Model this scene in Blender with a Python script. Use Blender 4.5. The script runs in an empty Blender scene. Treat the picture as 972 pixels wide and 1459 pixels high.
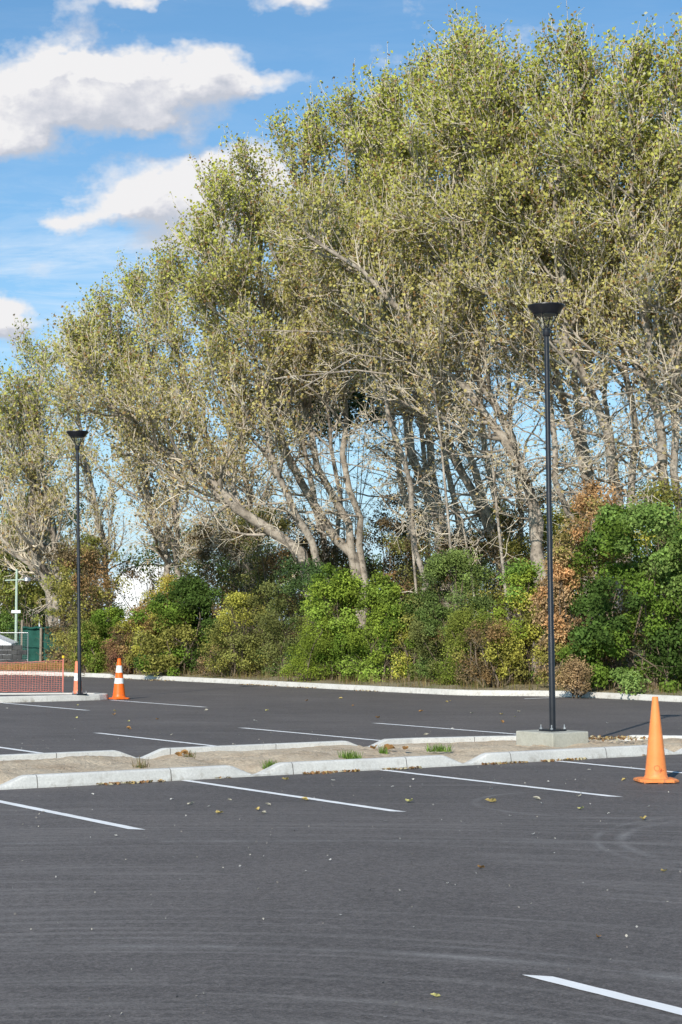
import bpy, bmesh, math, random
import numpy as np
from mathutils import Vector, Matrix, Euler

random.seed(7)
RNG = np.random.default_rng(11)
scene = bpy.context.scene
COL = scene.collection
FPX, CH = 2594.0, 1.65                      # focal length in photo pixels, eye height
PITCH = math.atan(163.5 / FPX)
ANG = math.radians(33.4)                    # direction of the parking islands
CU, SU = math.cos(ANG), math.sin(ANG)


def ray(px, py):
    x, y, z = px - 486.0, FPX, 729.5 - py
    c, s = math.cos(PITCH), math.sin(PITCH)
    return x, y * c - z * s, y * s + z * c


def W(px, py, d):
    """point seen at a photo position, d metres in front of the camera"""
    x, y, z = ray(px, py)
    return np.array([x / y * d, d, CH + z / y * d])


def G(px, d):
    return (px - 486.0) * d / FPX * 1.002


def uv2xy(u, v):
    return (CU * u - SU * v, SU * u + CU * v)


# ------------------------------------------------------------------ tagging
def tag(o, label=None, cat=None, group=None, kind=None):
    if label: o['label'] = label
    if cat: o['category'] = cat
    if group: o['group'] = group
    if kind: o['kind'] = kind
    return o


def empty(name, loc, rz=0.0, label=None, cat=None, group=None):
    o = bpy.data.objects.new(name, None)
    COL.objects.link(o)
    o.location = loc
    o.rotation_euler = (0, 0, rz)
    o.empty_display_size = 0.2
    return tag(o, label, cat, group)


def dup_tree(o, parent=None):
    c = o.copy()
    COL.objects.link(c)
    c.parent = parent
    for ch in list(o.children):
        dup_tree(ch, c)
    return c


def mesh_obj(name, verts, faces, mat, parent=None, smooth=False):
    me = bpy.data.meshes.new(name)
    me.from_pydata([tuple(v) for v in verts], [], faces)
    me.materials.append(mat)
    me.update()
    if smooth:
        me.polygons.foreach_set('use_smooth', [True] * len(me.polygons))
    o = bpy.data.objects.new(name, me)
    COL.objects.link(o)
    o.parent = parent
    return o


def quads_obj(name, V, mat, parent=None, cols=None, smooth=False, faces=None):
    """V: (n,3) verts. faces (m,4) int"""
    V = np.asarray(V, dtype=np.float32)
    nv = len(V)
    F = np.arange(nv, dtype=np.int32).reshape(-1, 4) if faces is None else np.asarray(faces, dtype=np.int32)
    me = bpy.data.meshes.new(name)
    me.vertices.add(nv)
    me.vertices.foreach_set('co', V.ravel())
    me.loops.add(F.size)
    me.loops.foreach_set('vertex_index', F.ravel())
    me.polygons.add(len(F))
    me.polygons.foreach_set('loop_start', np.arange(0, F.size, 4, dtype=np.int32))
    me.update(calc_edges=True)
    if smooth:
        me.polygons.foreach_set('use_smooth', np.ones(len(F), dtype=bool))
    if cols is not None:
        a = me.color_attributes.new('col', 'FLOAT_COLOR', 'POINT')
        c = np.ones((nv, 4), dtype=np.float32)
        c[:, :3] = cols
        a.data.foreach_set('color', c.ravel())
    me.materials.append(mat)
    o = bpy.data.objects.new(name, me)
    COL.objects.link(o)
    o.parent = parent
    return o


class MB:
    def __init__(self):
        self.v, self.f = [], []

    def box(self, c, s, rz=0.0, taper=1.0):
        n = len(self.v)
        cr, sr = math.cos(rz), math.sin(rz)
        for k in (-1, 1):
            t = taper if k > 0 else 1.0
            for (i, j) in ((-1, -1), (1, -1), (1, 1), (-1, 1)):
                x, y = i * s[0] / 2 * t, j * s[1] / 2 * t
                self.v.append((c[0] + x * cr - y * sr, c[1] + x * sr + y * cr, c[2] + k * s[2] / 2))
        self.f += [tuple(n + a for a in q) for q in
                   ((0, 3, 2, 1), (4, 5, 6, 7), (0, 1, 5, 4), (1, 2, 6, 5), (2, 3, 7, 6), (3, 0, 4, 7))]
        return self

    def lathe(self, prof, seg=32, c=(0, 0), caps=True):
        n = len(self.v)
        for (r, z) in prof:
            for k in range(seg):
                a = 2 * math.pi * k / seg
                self.v.append((c[0] + r * math.cos(a), c[1] + r * math.sin(a), z))
        for i in range(len(prof) - 1):
            for k in range(seg):
                a, b = n + i * seg + k, n + i * seg + (k + 1) % seg
                self.f.append((a, b, b + seg, a + seg))
        if caps:
            self.f.append(tuple(n + k for k in range(seg))[::-1])
            self.f.append(tuple(n + (len(prof) - 1) * seg + k for k in range(seg)))
        return self

    def bar(self, a, b, r, seg=8, r2=None):
        a, b = Vector(a), Vector(b)
        d = (b - a).normalized()
        up = Vector((0, 0, 1)) if abs(d.z) < 0.9 else Vector((1, 0, 0))
        x = d.cross(up).normalized()
        y = d.cross(x).normalized()
        n = len(self.v)
        r2 = r if r2 is None else r2
        for p, rr in ((a, r), (b, r2)):
            for k in range(seg):
                t = 2 * math.pi * k / seg
                self.v.append(tuple(p + x * rr * math.cos(t) + y * rr * math.sin(t)))
        for k in range(seg):
            q = (k + 1) % seg
            self.f.append((n + k, n + q, n + seg + q, n + seg + k))
        self.f.append(tuple(n + k for k in range(seg))[::-1])
        self.f.append(tuple(n + seg + k for k in range(seg)))
        return self

    def build(self, name, mat, parent=None, smooth=False, bevel=0.0):
        o = mesh_obj(name, self.v, self.f, mat, parent, False)
        bm = bmesh.new()
        bm.from_mesh(o.data)
        bmesh.ops.recalc_face_normals(bm, faces=bm.faces)
        if bevel > 0:
            es = [e for e in bm.edges if len(e.link_faces) == 2 and e.calc_face_angle(0) > 0.6]
            bmesh.ops.bevel(bm, geom=es, offset=bevel, segments=2, affect='EDGES', profile=0.5)
        if smooth:
            for f in bm.faces:
                f.smooth = True
            for e in bm.edges:
                if len(e.link_faces) == 2 and e.calc_face_angle(0) > 0.6:
                    e.smooth = False
        bm.to_mesh(o.data)
        bm.free()
        return o


# ------------------------------------------------------------------ materials
def newmat(name):
    m = bpy.data.materials.new(name)
    m.use_nodes = True
    nt = m.node_tree
    b = nt.nodes['Principled BSDF']
    return m, nt, b


def N(nt, t, **kw):
    n = nt.nodes.new(t)
    for k, v in kw.items():
        if k == 'inp':
            for i, x in v.items():
                n.inputs[i].default_value = x
        else:
            setattr(n, k, v)
    return n


def math_n(nt, op, a, b=None, clamp=False, c=None):
    n = nt.nodes.new('ShaderNodeMath')
    n.operation = op
    n.use_clamp = clamp
    for i, x in enumerate((a, b, c)):
        if x is None: continue
        if isinstance(x, (int, float)): n.inputs[i].default_value = x
        else: nt.links.new(x, n.inputs[i])
    return n.outputs[0]


def noise(nt, vec, scale, detail=4, rough=0.55, out='Fac', dist=0.0):
    n = N(nt, 'ShaderNodeTexNoise', inp={'Scale': scale, 'Detail': detail, 'Roughness': rough, 'Distortion': dist})
    if vec is not None: nt.links.new(vec, n.inputs['Vector'])
    return n.outputs[out]


def ramp(nt, fac, stops):
    r = nt.nodes.new('ShaderNodeValToRGB')
    while len(r.color_ramp.elements) < len(stops): r.color_ramp.elements.new(0.5)
    for e, (p, c) in zip(r.color_ramp.elements, stops):
        e.position = p
        e.color = (c if len(c) == 4 else (*c, 1)) if not isinstance(c, (int, float)) else (c, c, c, 1)
    nt.links.new(fac, r.inputs[0])
    return r.outputs['Color']


def mixc(nt, fac, a, b, mode='MIX'):
    n = nt.nodes.new('ShaderNodeMix')
    n.data_type = 'RGBA'
    n.blend_type = mode
    for sock, x in ((n.inputs[0], fac), (n.inputs[6], a), (n.inputs[7], b)):
        if isinstance(x, (int, float)): sock.default_value = x
        elif isinstance(x, tuple): sock.default_value = (*x, 1) if len(x) == 3 else x
        else: nt.links.new(x, sock)
    return n.outputs[2]


def bump(nt, b, h, strength, dist=0.01):
    n = N(nt, 'ShaderNodeBump', inp={'Strength': strength, 'Distance': dist})
    nt.links.new(h, n.inputs['Height'])
    nt.links.new(n.outputs[0], b.inputs['Normal'])


def mat_simple(name, c1, c2, scale=8.0, rough=0.7, metal=0.0, bmp=0.2, spec=0.4, bscale=None):
    m, nt, b = newmat(name)
    tc = N(nt, 'ShaderNodeTexCoord').outputs['Object']
    f = noise(nt, tc, scale, 6, 0.6)
    nt.links.new(ramp(nt, f, [(0.3, c1), (0.7, c2)]), b.inputs['Base Color'])
    b.inputs['Roughness'].default_value = rough
    b.inputs['Metallic'].default_value = metal
    b.inputs['Specular IOR Level'].default_value = spec
    if bmp: bump(nt, b, noise(nt, tc, bscale or scale * 6, 4), bmp, 0.01)
    return m


def mat_leaf(name, gain=1.0, trans=0.33):
    m, nt, b = newmat(name)
    at = N(nt, 'ShaderNodeAttribute', attribute_name='col').outputs['Color']
    nt.nodes.remove(b)
    b = N(nt, 'ShaderNodeBsdfDiffuse')
    nt.links.new(at, b.inputs['Color'])
    tr = N(nt, 'ShaderNodeBsdfTranslucent')
    nt.links.new(at, tr.inputs['Color'])
    mx = N(nt, 'ShaderNodeMixShader')
    mx.inputs[0].default_value = trans
    nt.links.new(b.outputs[0], mx.inputs[1])
    nt.links.new(tr.outputs[0], mx.inputs[2])
    nt.links.new(mx.outputs[0], nt.nodes['Material Output'].inputs['Surface'])
    return m


def mat_bark(name, c1, c2, c3):
    m, nt, b = newmat(name)
    g = N(nt, 'ShaderNodeTexCoord').outputs['Object']
    n1 = noise(nt, g, 2.2, 5, 0.65)
    n2 = noise(nt, g, 6.0, 6, 0.75)
    base = ramp(nt, n1, [(0.32, c1), (0.5, c2), (0.7, c3)])
    col = mixc(nt, math_n(nt, 'MULTIPLY', ramp(nt, n2, [(0.50, 0.0), (0.60, 1.0)]), 0.62), base, (0.06, 0.05, 0.04))
    nt.links.new(col, b.inputs['Base Color'])
    b.inputs['Roughness'].default_value = 0.85
    bump(nt, b, n2, 0.6, 0.03)
    return m


def mat_asphalt():
    m, nt, b = newmat('asphalt')
    tc = N(nt, 'ShaderNodeTexCoord').outputs['Object']
    sep = N(nt, 'ShaderNodeSeparateXYZ')
    nt.links.new(tc, sep.inputs[0])
    big = noise(nt, tc, 0.22, 4, 0.6)
    mid = noise(nt, tc, 1.6, 5, 0.65)
    fine = noise(nt, tc, 60.0, 3, 0.8)
    vfine = noise(nt, tc, 170.0, 2, 0.8)
    col = ramp(nt, big, [(0.3, (0.108, 0.096, 0.090)), (0.7, (0.145, 0.128, 0.119))])
    col = mixc(nt, 1.0, col, ramp(nt, mid, [(0.3, 0.88), (0.7, 1.1)]), 'MULTIPLY')
    col = mixc(nt, 1.0, col, ramp(nt, fine, [(0.34, 0.55), (0.66, 1.45)]), 'MULTIPLY')
    grn = noise(nt, tc, 17.0, 4, 0.75)
    col = mixc(nt, 1.0, col, ramp(nt, grn, [(0.36, 0.72), (0.64, 1.26)]), 'MULTIPLY')
    col = mixc(nt, 1.0, col, ramp(nt, vfine, [(0.3, 0.82), (0.72, 1.22)]), 'MULTIPLY')

    # concentric sweeping tyre streaks, turning about a point in the aisle
    def polar(cu, cv, ks, ka, lo, hi, mlo, mhi, rmin, rmax):
        dx = math_n(nt, 'SUBTRACT', sep.outputs[0], cu)
        dy = math_n(nt, 'SUBTRACT', sep.outputs[1], cv)
        r = math_n(nt, 'SQRT', math_n(nt, 'ADD', math_n(nt, 'MULTIPLY', dx, dx), math_n(nt, 'MULTIPLY', dy, dy)))
        a = math_n(nt, 'ARCTAN2', dy, dx)
        cb = N(nt, 'ShaderNodeCombineXYZ')
        nt.links.new(math_n(nt, 'MULTIPLY', r, ks), cb.inputs[0])
        nt.links.new(math_n(nt, 'MULTIPLY', a, ka), cb.inputs[1])
        n = noise(nt, cb.outputs[0], 1.0, 4, 0.6)
        s = ramp(nt, n, [(lo, 0.0), (hi, 1.0)])
        msk = ramp(nt, noise(nt, tc, 0.35, 3, 0.6), [(mlo, 0.0), (mhi, 1.0)])
        f = math_n(nt, 'MULTIPLY', s, msk)
        f = math_n(nt, 'MULTIPLY', f, math_n(nt, 'SUBTRACT', 1.0, math_n(nt, 'SMOOTH_MAX', 0.0, math_n(nt, 'DIVIDE', math_n(nt, 'SUBTRACT', r, rmin), rmax - rmin), c=0.1), clamp=True))
        return f
    cu, cv = CU * -1.0 + SU * 5.2, -SU * -1.0 + CU * 5.2
    f1 = polar(cu, cv, 8.5, 1.1, 0.50, 0.62, 0.34, 0.52, 9.0, 16.0)
    cu2, cv2 = CU * 1.0 + SU * 60, -SU * 1.0 + CU * 60
    f2 = polar(cu2, cv2, 4.0, 6.0, 0.5, 0.72, 0.42, 0.6, 60.0, 70.0)
    # grit brushes the streaks apart
    grit = ramp(nt, noise(nt, tc, 38, 3, 0.7), [(0.35, 0.35), (0.6, 1.0)])
    col = mixc(nt, math_n(nt, 'MULTIPLY', math_n(nt, 'MULTIPLY', f1, grit), 0.30), col, (0.33, 0.305, 0.285))
    col = mixc(nt, math_n(nt, 'MULTIPLY', math_n(nt, 'MULTIPLY', f2, grit), 0.34), col, (0.32, 0.295, 0.275))

    def ring(x, y, R, w, amt, col):
        u0, v0 = CU * x + SU * y, -SU * x + CU * y
        dx = math_n(nt, 'SUBTRACT', sep.outputs[0], u0)
        dy = math_n(nt, 'SUBTRACT', sep.outputs[1], v0)
        r = math_n(nt, 'SQRT', math_n(nt, 'ADD', math_n(nt, 'MULTIPLY', dx, dx), math_n(nt, 'MULTIPLY', dy, dy)))
        k = math_n(nt, 'ABSOLUTE', math_n(nt, 'SUBTRACT', r, R))
        k = math_n(nt, 'SUBTRACT', 1.0, math_n(nt, 'DIVIDE', k, w), clamp=True)
        k = math_n(nt, 'MULTIPLY', k, ramp(nt, noise(nt, tc, 1.3, 4, 0.6), [(0.38, 0.0), (0.6, 1.0)]))
        k = math_n(nt, 'MULTIPLY', k, math_n(nt, 'MULTIPLY', grit, amt))
        return mixc(nt, k, col, (0.34, 0.325, 0.31))
    col = ring(4.6, 13.9, 2.45, 0.07, 0.6, col)
    col = ring(4.7, 13.9, 2.75, 0.05, 0.45, col)
    col = ring(-1.0, 5.25, 4.3, 0.10, 0.5, col)
    col = ring(-1.0, 5.25, 4.55, 0.05, 0.35, col)
    col = ring(0.0, -3.0, 17.2, 0.09, 0.45, col)
    col = ring(2.6, 17.2, 1.35, 0.05, 0.5, col)
    # scuffs and pale chalky spots
    sc = ramp(nt, noise(nt, tc, 3.3, 6, 0.75, dist=0.6), [(0.66, 0.0), (0.72, 1.0)])
    col = mixc(nt, math_n(nt, 'MULTIPLY', sc, 0.3), col, (0.26, 0.25, 0.24))
    sp = ramp(nt, noise(nt, tc, 12.0, 2, 0.5), [(0.74, 0.0), (0.77, 1.0)])
    col = mixc(nt, math_n(nt, 'MULTIPLY', sp, 0.4), col, (0.35, 0.34, 0.32))
    nt.links.new(col, b.inputs['Base Color'])
    b.inputs['Roughness'].default_value = 0.8
    b.inputs['Specular IOR Level'].default_value = 0.28
    h = math_n(nt, 'ADD', fine, math_n(nt, 'MULTIPLY', vfine, 0.6))
    bump(nt, b, h, 0.55, 0.008)
    return m


def mat_concrete(name, c1, c2, joint=0.0, dirt=0.5):
    m, nt, b = newmat(name)
    tc = N(nt, 'ShaderNodeTexCoord').outputs['Object']
    sep = N(nt, 'ShaderNodeSeparateXYZ')
    nt.links.new(tc, sep.inputs[0])
    col = ramp(nt, noise(nt, tc, 1.7, 6, 0.65), [(0.3, c1), (0.7, c2)])
    col = mixc(nt, 1.0, col, ramp(nt, noise(nt, tc, 45, 3, 0.7), [(0.3, 0.86), (0.7, 1.08)]), 'MULTIPLY')
    st = ramp(nt, noise(nt, tc, 6.0, 5, 0.7), [(0.52, 0.0), (0.68, 1.0)])
    low = math_n(nt, 'SUBTRACT', 1.0, math_n(nt, 'DIVIDE', sep.outputs[2], 0.1), clamp=True)
    k = math_n(nt, 'MULTIPLY', st, math_n(nt, 'ADD', math_n(nt, 'MULTIPLY', low, 0.6), 0.25))
    col = mixc(nt, math_n(nt, 'MULTIPLY', k, dirt), col, (0.2, 0.16, 0.11))
    if joint > 0:
        t = math_n(nt, 'FRACT', math_n(nt, 'DIVIDE', sep.outputs[0], joint))
        t = math_n(nt, 'LESS_THAN', t, 0.012 / joint)
        col = mixc(nt, math_n(nt, 'MULTIPLY', t, 0.75), col, (0.07, 0.06, 0.05))
    nt.links.new(col, b.inputs['Base Color'])
    b.inputs['Roughness'].default_value = 0.85
    b.inputs['Specular IOR Level'].default_value = 0.25
    bump(nt, b, noise(nt, tc, 40, 5, 0.7), 0.35, 0.01)
    return m


def mat_ground(name, stops, sc=1.0, bs=0.6, pebble=True):
    m, nt, b = newmat(name)
    tc = N(nt, 'ShaderNodeTexCoord').outputs['Object']
    col = ramp(nt, noise(nt, tc, 0.9 * sc, 6, 0.7), stops)
    col = mixc(nt, 1.0, col, ramp(nt, noise(nt, tc, 22 * sc, 4, 0.75), [(0.3, 0.7), (0.7, 1.25)]), 'MULTIPLY')
    if pebble:
        sp = ramp(nt, noise(nt, tc, 30 * sc, 2, 0.5), [(0.69, 0.0), (0.72, 1.0)])
        col = mixc(nt, math_n(nt, 'MULTIPLY', sp, 0.5), col, (0.12, 0.09, 0.06))
    nt.links.new(col, b.inputs['Base Color'])
    b.inputs['Roughness'].default_value = 0.95
    b.inputs['Specular IOR Level'].default_value = 0.15
    bump(nt, b, noise(nt, tc, 9 * sc, 6, 0.75), bs, 0.05)
    return m


def mat_paint_line():
    m, nt, b = newmat('line_paint')
    tc = N(nt, 'ShaderNodeTexCoord').outputs['Object']
    wear = ramp(nt, noise(nt, tc, 38, 5, 0.8), [(0.22, 1.0), (0.31, 0.0)])
    col = ramp(nt, noise(nt, tc, 3, 4, 0.6), [(0.3, (0.80, 0.79, 0.77)), (0.7, (0.92, 0.91, 0.89))])
    col = mixc(nt, wear, col, (0.17, 0.165, 0.17))
    nt.links.new(col, b.inputs['Base Color'])
    b.inputs['Roughness'].default_value = 0.7
    bump(nt, b, noise(nt, tc, 60, 3), 0.3, 0.006)
    return m


M = {}
M['asphalt'] = mat_asphalt()
M['kerb'] = mat_concrete('kerb_concrete', (0.54, 0.53, 0.50), (0.66, 0.65, 0.61), joint=1.55, dirt=0.7)
M['kerb_plain'] = mat_concrete('kerb_concrete_far', (0.54, 0.52, 0.47), (0.68, 0.65, 0.60), dirt=0.8)
M['plinth'] = mat_concrete('plinth_concrete', (0.36, 0.35, 0.29), (0.46, 0.45, 0.39), dirt=0.3)
M['soil'] = mat_ground('sandy_soil', [(0.3, (0.46, 0.34, 0.23)), (0.5, (0.62, 0.50, 0.36)), (0.7, (0.70, 0.59, 0.44))], 1.6, 0.9)
M['verge'] = mat_ground('verge', [(0.3, (0.16, 0.13, 0.07)), (0.5, (0.30, 0.25, 0.16)), (0.7, (0.17, 0.18, 0.07))], 1.0)
M['field'] = mat_ground('field', [(0.3, (0.08, 0.09, 0.03)), (0.7, (0.16, 0.15, 0.07))], 0.3)
M['path'] = mat_concrete('path_concrete', (0.28, 0.27, 0.26), (0.36, 0.35, 0.33))
M['line'] = mat_paint_line()
M['bark'] = mat_bark('pale_bark', (0.19, 0.155, 0.12), (0.38, 0.32, 0.255), (0.58, 0.51, 0.42))
M['bark_dark'] = mat_bark('dark_bark', (0.12, 0.10, 0.08), (0.20, 0.165, 0.125), (0.27, 0.23, 0.18))
M['twig'] = mat_simple('pale_twig', (0.54, 0.455, 0.335), (0.76, 0.67, 0.53), 3.0, 0.8, bmp=0)
M['stem'] = mat_simple('brown_stem', (0.10, 0.075, 0.05), (0.22, 0.17, 0.12), 6.0, 0.9, bmp=0)
M['leaf'] = mat_leaf('leaf')
M['black_metal'] = mat_simple('black_powder_coat', (0.010, 0.011, 0.015), (0.020, 0.021, 0.027), 5, 0.38, 0.0, 0.05, 0.5)
M['steel'] = mat_simple('galvanised_steel', (0.35, 0.36, 0.37), (0.5, 0.5, 0.51), 10, 0.45, 0.7, 0.1)
M['green_mesh'] = mat_simple('green_shade_cloth', (0.006, 0.060, 0.045), (0.014, 0.10, 0.074), 5, 0.8, 0, 0.6, bscale=12)
M['timber'] = mat_simple('weathered_timber', (0.20, 0.16, 0.12), (0.34, 0.29, 0.23), 9, 0.9)
M['pale_green'] = mat_simple('pale_green_paint', (0.36, 0.46, 0.36), (0.45, 0.55, 0.45), 4, 0.6)
M['white'] = mat_simple('white_cladding', (0.74, 0.75, 0.77), (0.84, 0.85, 0.86), 1.2, 0.5, bmp=0.05)
M['roof'] = mat_simple('grey_roofing', (0.22, 0.22, 0.23), (0.3, 0.3, 0.31), 2, 0.6)
M['dark_wall'] = mat_simple('dark_stacked_block', (0.035, 0.035, 0.037), (0.09, 0.09, 0.09), 3, 0.9)
M['yellow'] = mat_simple('yellow_plastic', (0.75, 0.5, 0.02), (0.85, 0.6, 0.05), 4, 0.4)
M['cone_old'] = mat_simple('faded_orange_plastic', (0.84, 0.25, 0.065), (0.90, 0.30, 0.09), 5, 0.5, 0, 0.1, 0.3)
M['cone_new'] = mat_simple('bright_orange_plastic', (0.88, 0.13, 0.008), (0.92, 0.17, 0.012), 5, 0.42, 0, 0.1, 0.4)
M['cone_pink'] = mat_simple('sun_bleached_orange_plastic', (0.85, 0.22, 0.11), (0.88, 0.27, 0.15), 5, 0.5, 0, 0.1, 0.3)
for key in ('cone_old', 'cone_new', 'cone_pink'):
    nt = M[key].node_tree
    b = nt.nodes['Principled BSDF']
    src = b.inputs['Base Color'].links[0].from_socket
    tcc = N(nt, 'ShaderNodeTexCoord').outputs['Object']
    sp_ = N(nt, 'ShaderNodeSeparateXYZ')
    nt.links.new(tcc, sp_.inputs[0])
    lowz = math_n(nt, 'SUBTRACT', 1.0, math_n(nt, 'DIVIDE', sp_.outputs[2], 0.22), clamp=True)
    sc_ = ramp(nt, noise(nt, tcc, 14, 6, 0.75, dist=0.8), [(0.50, 0.0), (0.66, 1.0)])
    kd = math_n(nt, 'MULTIPLY', sc_, math_n(nt, 'ADD', math_n(nt, 'MULTIPLY', lowz, 0.55), 0.16))
    nt.links.new(mixc(nt, kd, src, (0.16, 0.11, 0.08)), b.inputs['Base Color'])
M['reflective'] = mat_simple('white_reflective_tape', (0.72, 0.72, 0.70), (0.84, 0.84, 0.82), 12, 0.35, 0, 0.0, 0.5)
M['ink'] = mat_simple('dark_ink', (0.40, 0.07, 0.02), (0.46, 0.09, 0.03), 8, 0.6, bmp=0)
M['orange_net'] = mat_simple('orange_barrier_net', (0.72, 0.22, 0.16), (0.80, 0.28, 0.21), 4, 0.5, bmp=0)
m, nt, b = newmat('lamp_glass')
b.inputs['Base Color'].default_value = (0.9, 0.95, 0.95, 1)
b.inputs['Roughness'].default_value = 0.05
b.inputs['Transmission Weight'].default_value = 1.0
b.inputs['IOR'].default_value = 1.02
gl = N(nt, 'ShaderNodeBsdfGlossy', inp={'Roughness': 0.08})
tp = N(nt, 'ShaderNodeBsdfTransparent', inp={'Color': (0.86, 0.9, 0.9, 1)})
mx = N(nt, 'ShaderNodeMixShader')
mx.inputs[0].default_value = 0.12
nt.links.new(tp.outputs[0], mx.inputs[1])
nt.links.new(gl.outputs[0], mx.inputs[2])
nt.links.new(mx.outputs[0], nt.nodes['Material Output'].inputs['Surface'])
M['glass'] = m
M['led'] = mat_simple('frosted_lens', (0.10, 0.105, 0.11), (0.15, 0.155, 0.16), 8, 0.4, bmp=0)
M['dry_leaf'] = mat_leaf('fallen_leaf', trans=0.15)


# ------------------------------------------------------------------ ground
def lot(o):
    o.rotation_euler = (0, 0, ANG)
    return o


fld = []
R0 = 2500
o = mesh_obj('ground', [(-R0, -300, -0.03), (R0, -300, -0.03), (R0, R0, -0.03), (-R0, R0, -0.03)], [(0, 1, 2, 3)], M['field'])
tag(o, kind='structure')

# far kerb line in (u, v): runs away from the camera along the tree belt, with a jog
FAR = [(28.6, 8), (28.4, 20), (28.3, 29), (28.25, 32.6), (27.9, 33.8), (27.0, 34.7), (26.6, 35.6), (26.5, 40), (26.55, 46),
       (26.3, 52), (25.9, 56), (25.0, 58.6), (23.2, 60.6), (20.5, 62.2), (14, 65.5), (4, 70.5), (-20, 82)]


def smooth_line(pts, step=0.5):
    P = [Vector(p).to_3d() for p in pts]
    out = []
    for i in range(len(P) - 1):
        p0, p1, p2, p3 = P[max(i - 1, 0)], P[i], P[i + 1], P[min(i + 2, len(P) - 1)]
        n = max(2, int((p2 - p1).length / step))
        for k in range(n):
            t = k / n
            q = 0.5 * ((2 * p1) + (p2 - p0) * t + (2 * p0 - 5 * p1 + 4 * p2 - p3) * t * t + (-p0 + 3 * p1 - 3 * p2 + p3) * t ** 3)
            out.append((q.x, q.y))
    out.append((P[-1].x, P[-1].y))
    return out


farl = smooth_line(FAR, 0.5)
# asphalt sheet: everything on the near side of the far kerb
vs = [(-60, -12, 0), (28.6, -12, 0)] + [(a + 0.1, b_ + 0.05, 0) for a, b_ in farl] + [(-60, 82, 0)]
o = lot(mesh_obj('asphalt_car_park', vs, [tuple(range(len(vs)))], M['asphalt']))
tag(o, kind='structure')
# verge beyond the far kerb
n = len(farl)
vs, fs = [], []
rv = random.Random(3)
offs = [0.16, 0.6, 1.4, 3.0, 7.0, 20.0, 60.0]
for i, (a, b_) in enumerate(farl):
    t0 = Vector(farl[min(i + 1, n - 1)]) - Vector(farl[max(i - 1, 0)])
    nn = Vector((t0.y, -t0.x)).normalized()
    if nn.x < 0 and abs(nn.x) > abs(nn.y): nn = -nn
    if i > 0 and nn.dot(lastn) < 0: nn = -nn
    lastn = nn
    for k, of in enumerate(offs):
        vs.append((a + nn.x * of, b_ + nn.y * of, 0.115 + (0 if k == 0 else rv.uniform(0.0, 0.07)) + (0.05 if k > 1 else 0)))
for i in range(n - 1):
    for k in range(len(offs) - 1):
        q = i * len(offs) + k
        fs.append((q, q + 1, q + 1 + len(offs), q + len(offs)))
o = lot(mesh_obj('verge', vs, fs, M['verge'], smooth=True))
tag(o, kind='structure')


def kerb_sweep(name, line, hfun, width=0.15, side=1, mat=None, step_noise=0.0):
    """line: list of (u,v) for the outer foot; the kerb body lies on its left*side"""
    vs, fs = [], []
    prof = [(0.0, -0.02, 0), (0.0, 0.02, 0), (0.02, 0.86, 1), (0.045, 1.0, 1), (width - 0.015, 1.0, 1), (width, 0.93, 1), (width, -0.02, 0)]
    n = len(line)
    rr = random.Random(5)
    for i, (a, b_) in enumerate(line):
        t0 = Vector(line[min(i + 1, n - 1)]) - Vector(line[max(i - 1, 0)])
        nn = Vector((-t0.y, t0.x)).normalized() * side
        h = hfun(a, b_)
        jit = rr.uniform(-1, 1) * step_noise
        for (x, z, f) in prof:
            zz = z * h if f else z
            vs.append((a + nn.x * (x + jit), b_ + nn.y * (x + jit), zz))
    m_ = len(prof)
    for i in range(n - 1):
        for k in range(m_ - 1):
            q = i * m_ + k
            fs.append((q, q + 1, q + 1 + m_, q + m_))
    fs.append(tuple(range(m_)))
    fs.append(tuple(range((n - 1) * m_, n * m_))[::-1])
    me = mesh_obj(name, vs, fs, mat or M['kerb'])
    bm = bmesh.new(); bm.from_mesh(me.data); bmesh.ops.recalc_face_normals(bm, faces=bm.faces); bm.to_mesh(me.data); bm.free()
    lot(me)
    return tag(me, kind='structure')


NEAR_NOTCH = [1.1, 4.2, 7.3, 10.4, 13.3, 16.75]
FAR_NOTCH = [1.2, 4.3, 7.3, 10.45, 13.85, 17.3]
VN, VF = 17.42, 20.5


def notch_h(u, notches, lo=0.012, H=0.13, half=0.10, slope=0.3):
    d = min(abs(u - q) for q in notches)
    return lo + (H - lo) * min(1.0, max(0.0, (d - half * 0.3) / slope))


def vfar(u):
    pts = [(-20, VF), (14.6, VF), (15.8, 20.25), (17.0, 19.8), (17.8, 19.2), (18.5, 18.4), (19.0, 17.9)]
    for (a, b_), (c, d) in zip(pts, pts[1:]):
        if u <= c: return b_ + (d - b_) * (u - a) / (c - a)
    return 17.9


us = np.arange(-6, 19.01, 0.05)
kerb_sweep('near_kerb', [(u, VN + 0.012 * math.sin(u * 1.3)) for u in us], lambda a, b_: notch_h(a, NEAR_NOTCH), side=1)
kerb_sweep('island_back_kerb', [(u, vfar(u)) for u in us], lambda a, b_: notch_h(a, FAR_NOTCH, 0.02), side=-1)
kerb_sweep('far_kerb', farl, lambda a, b_: 0.13, width=0.17, side=-1, mat=M['kerb_plain'])

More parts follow.
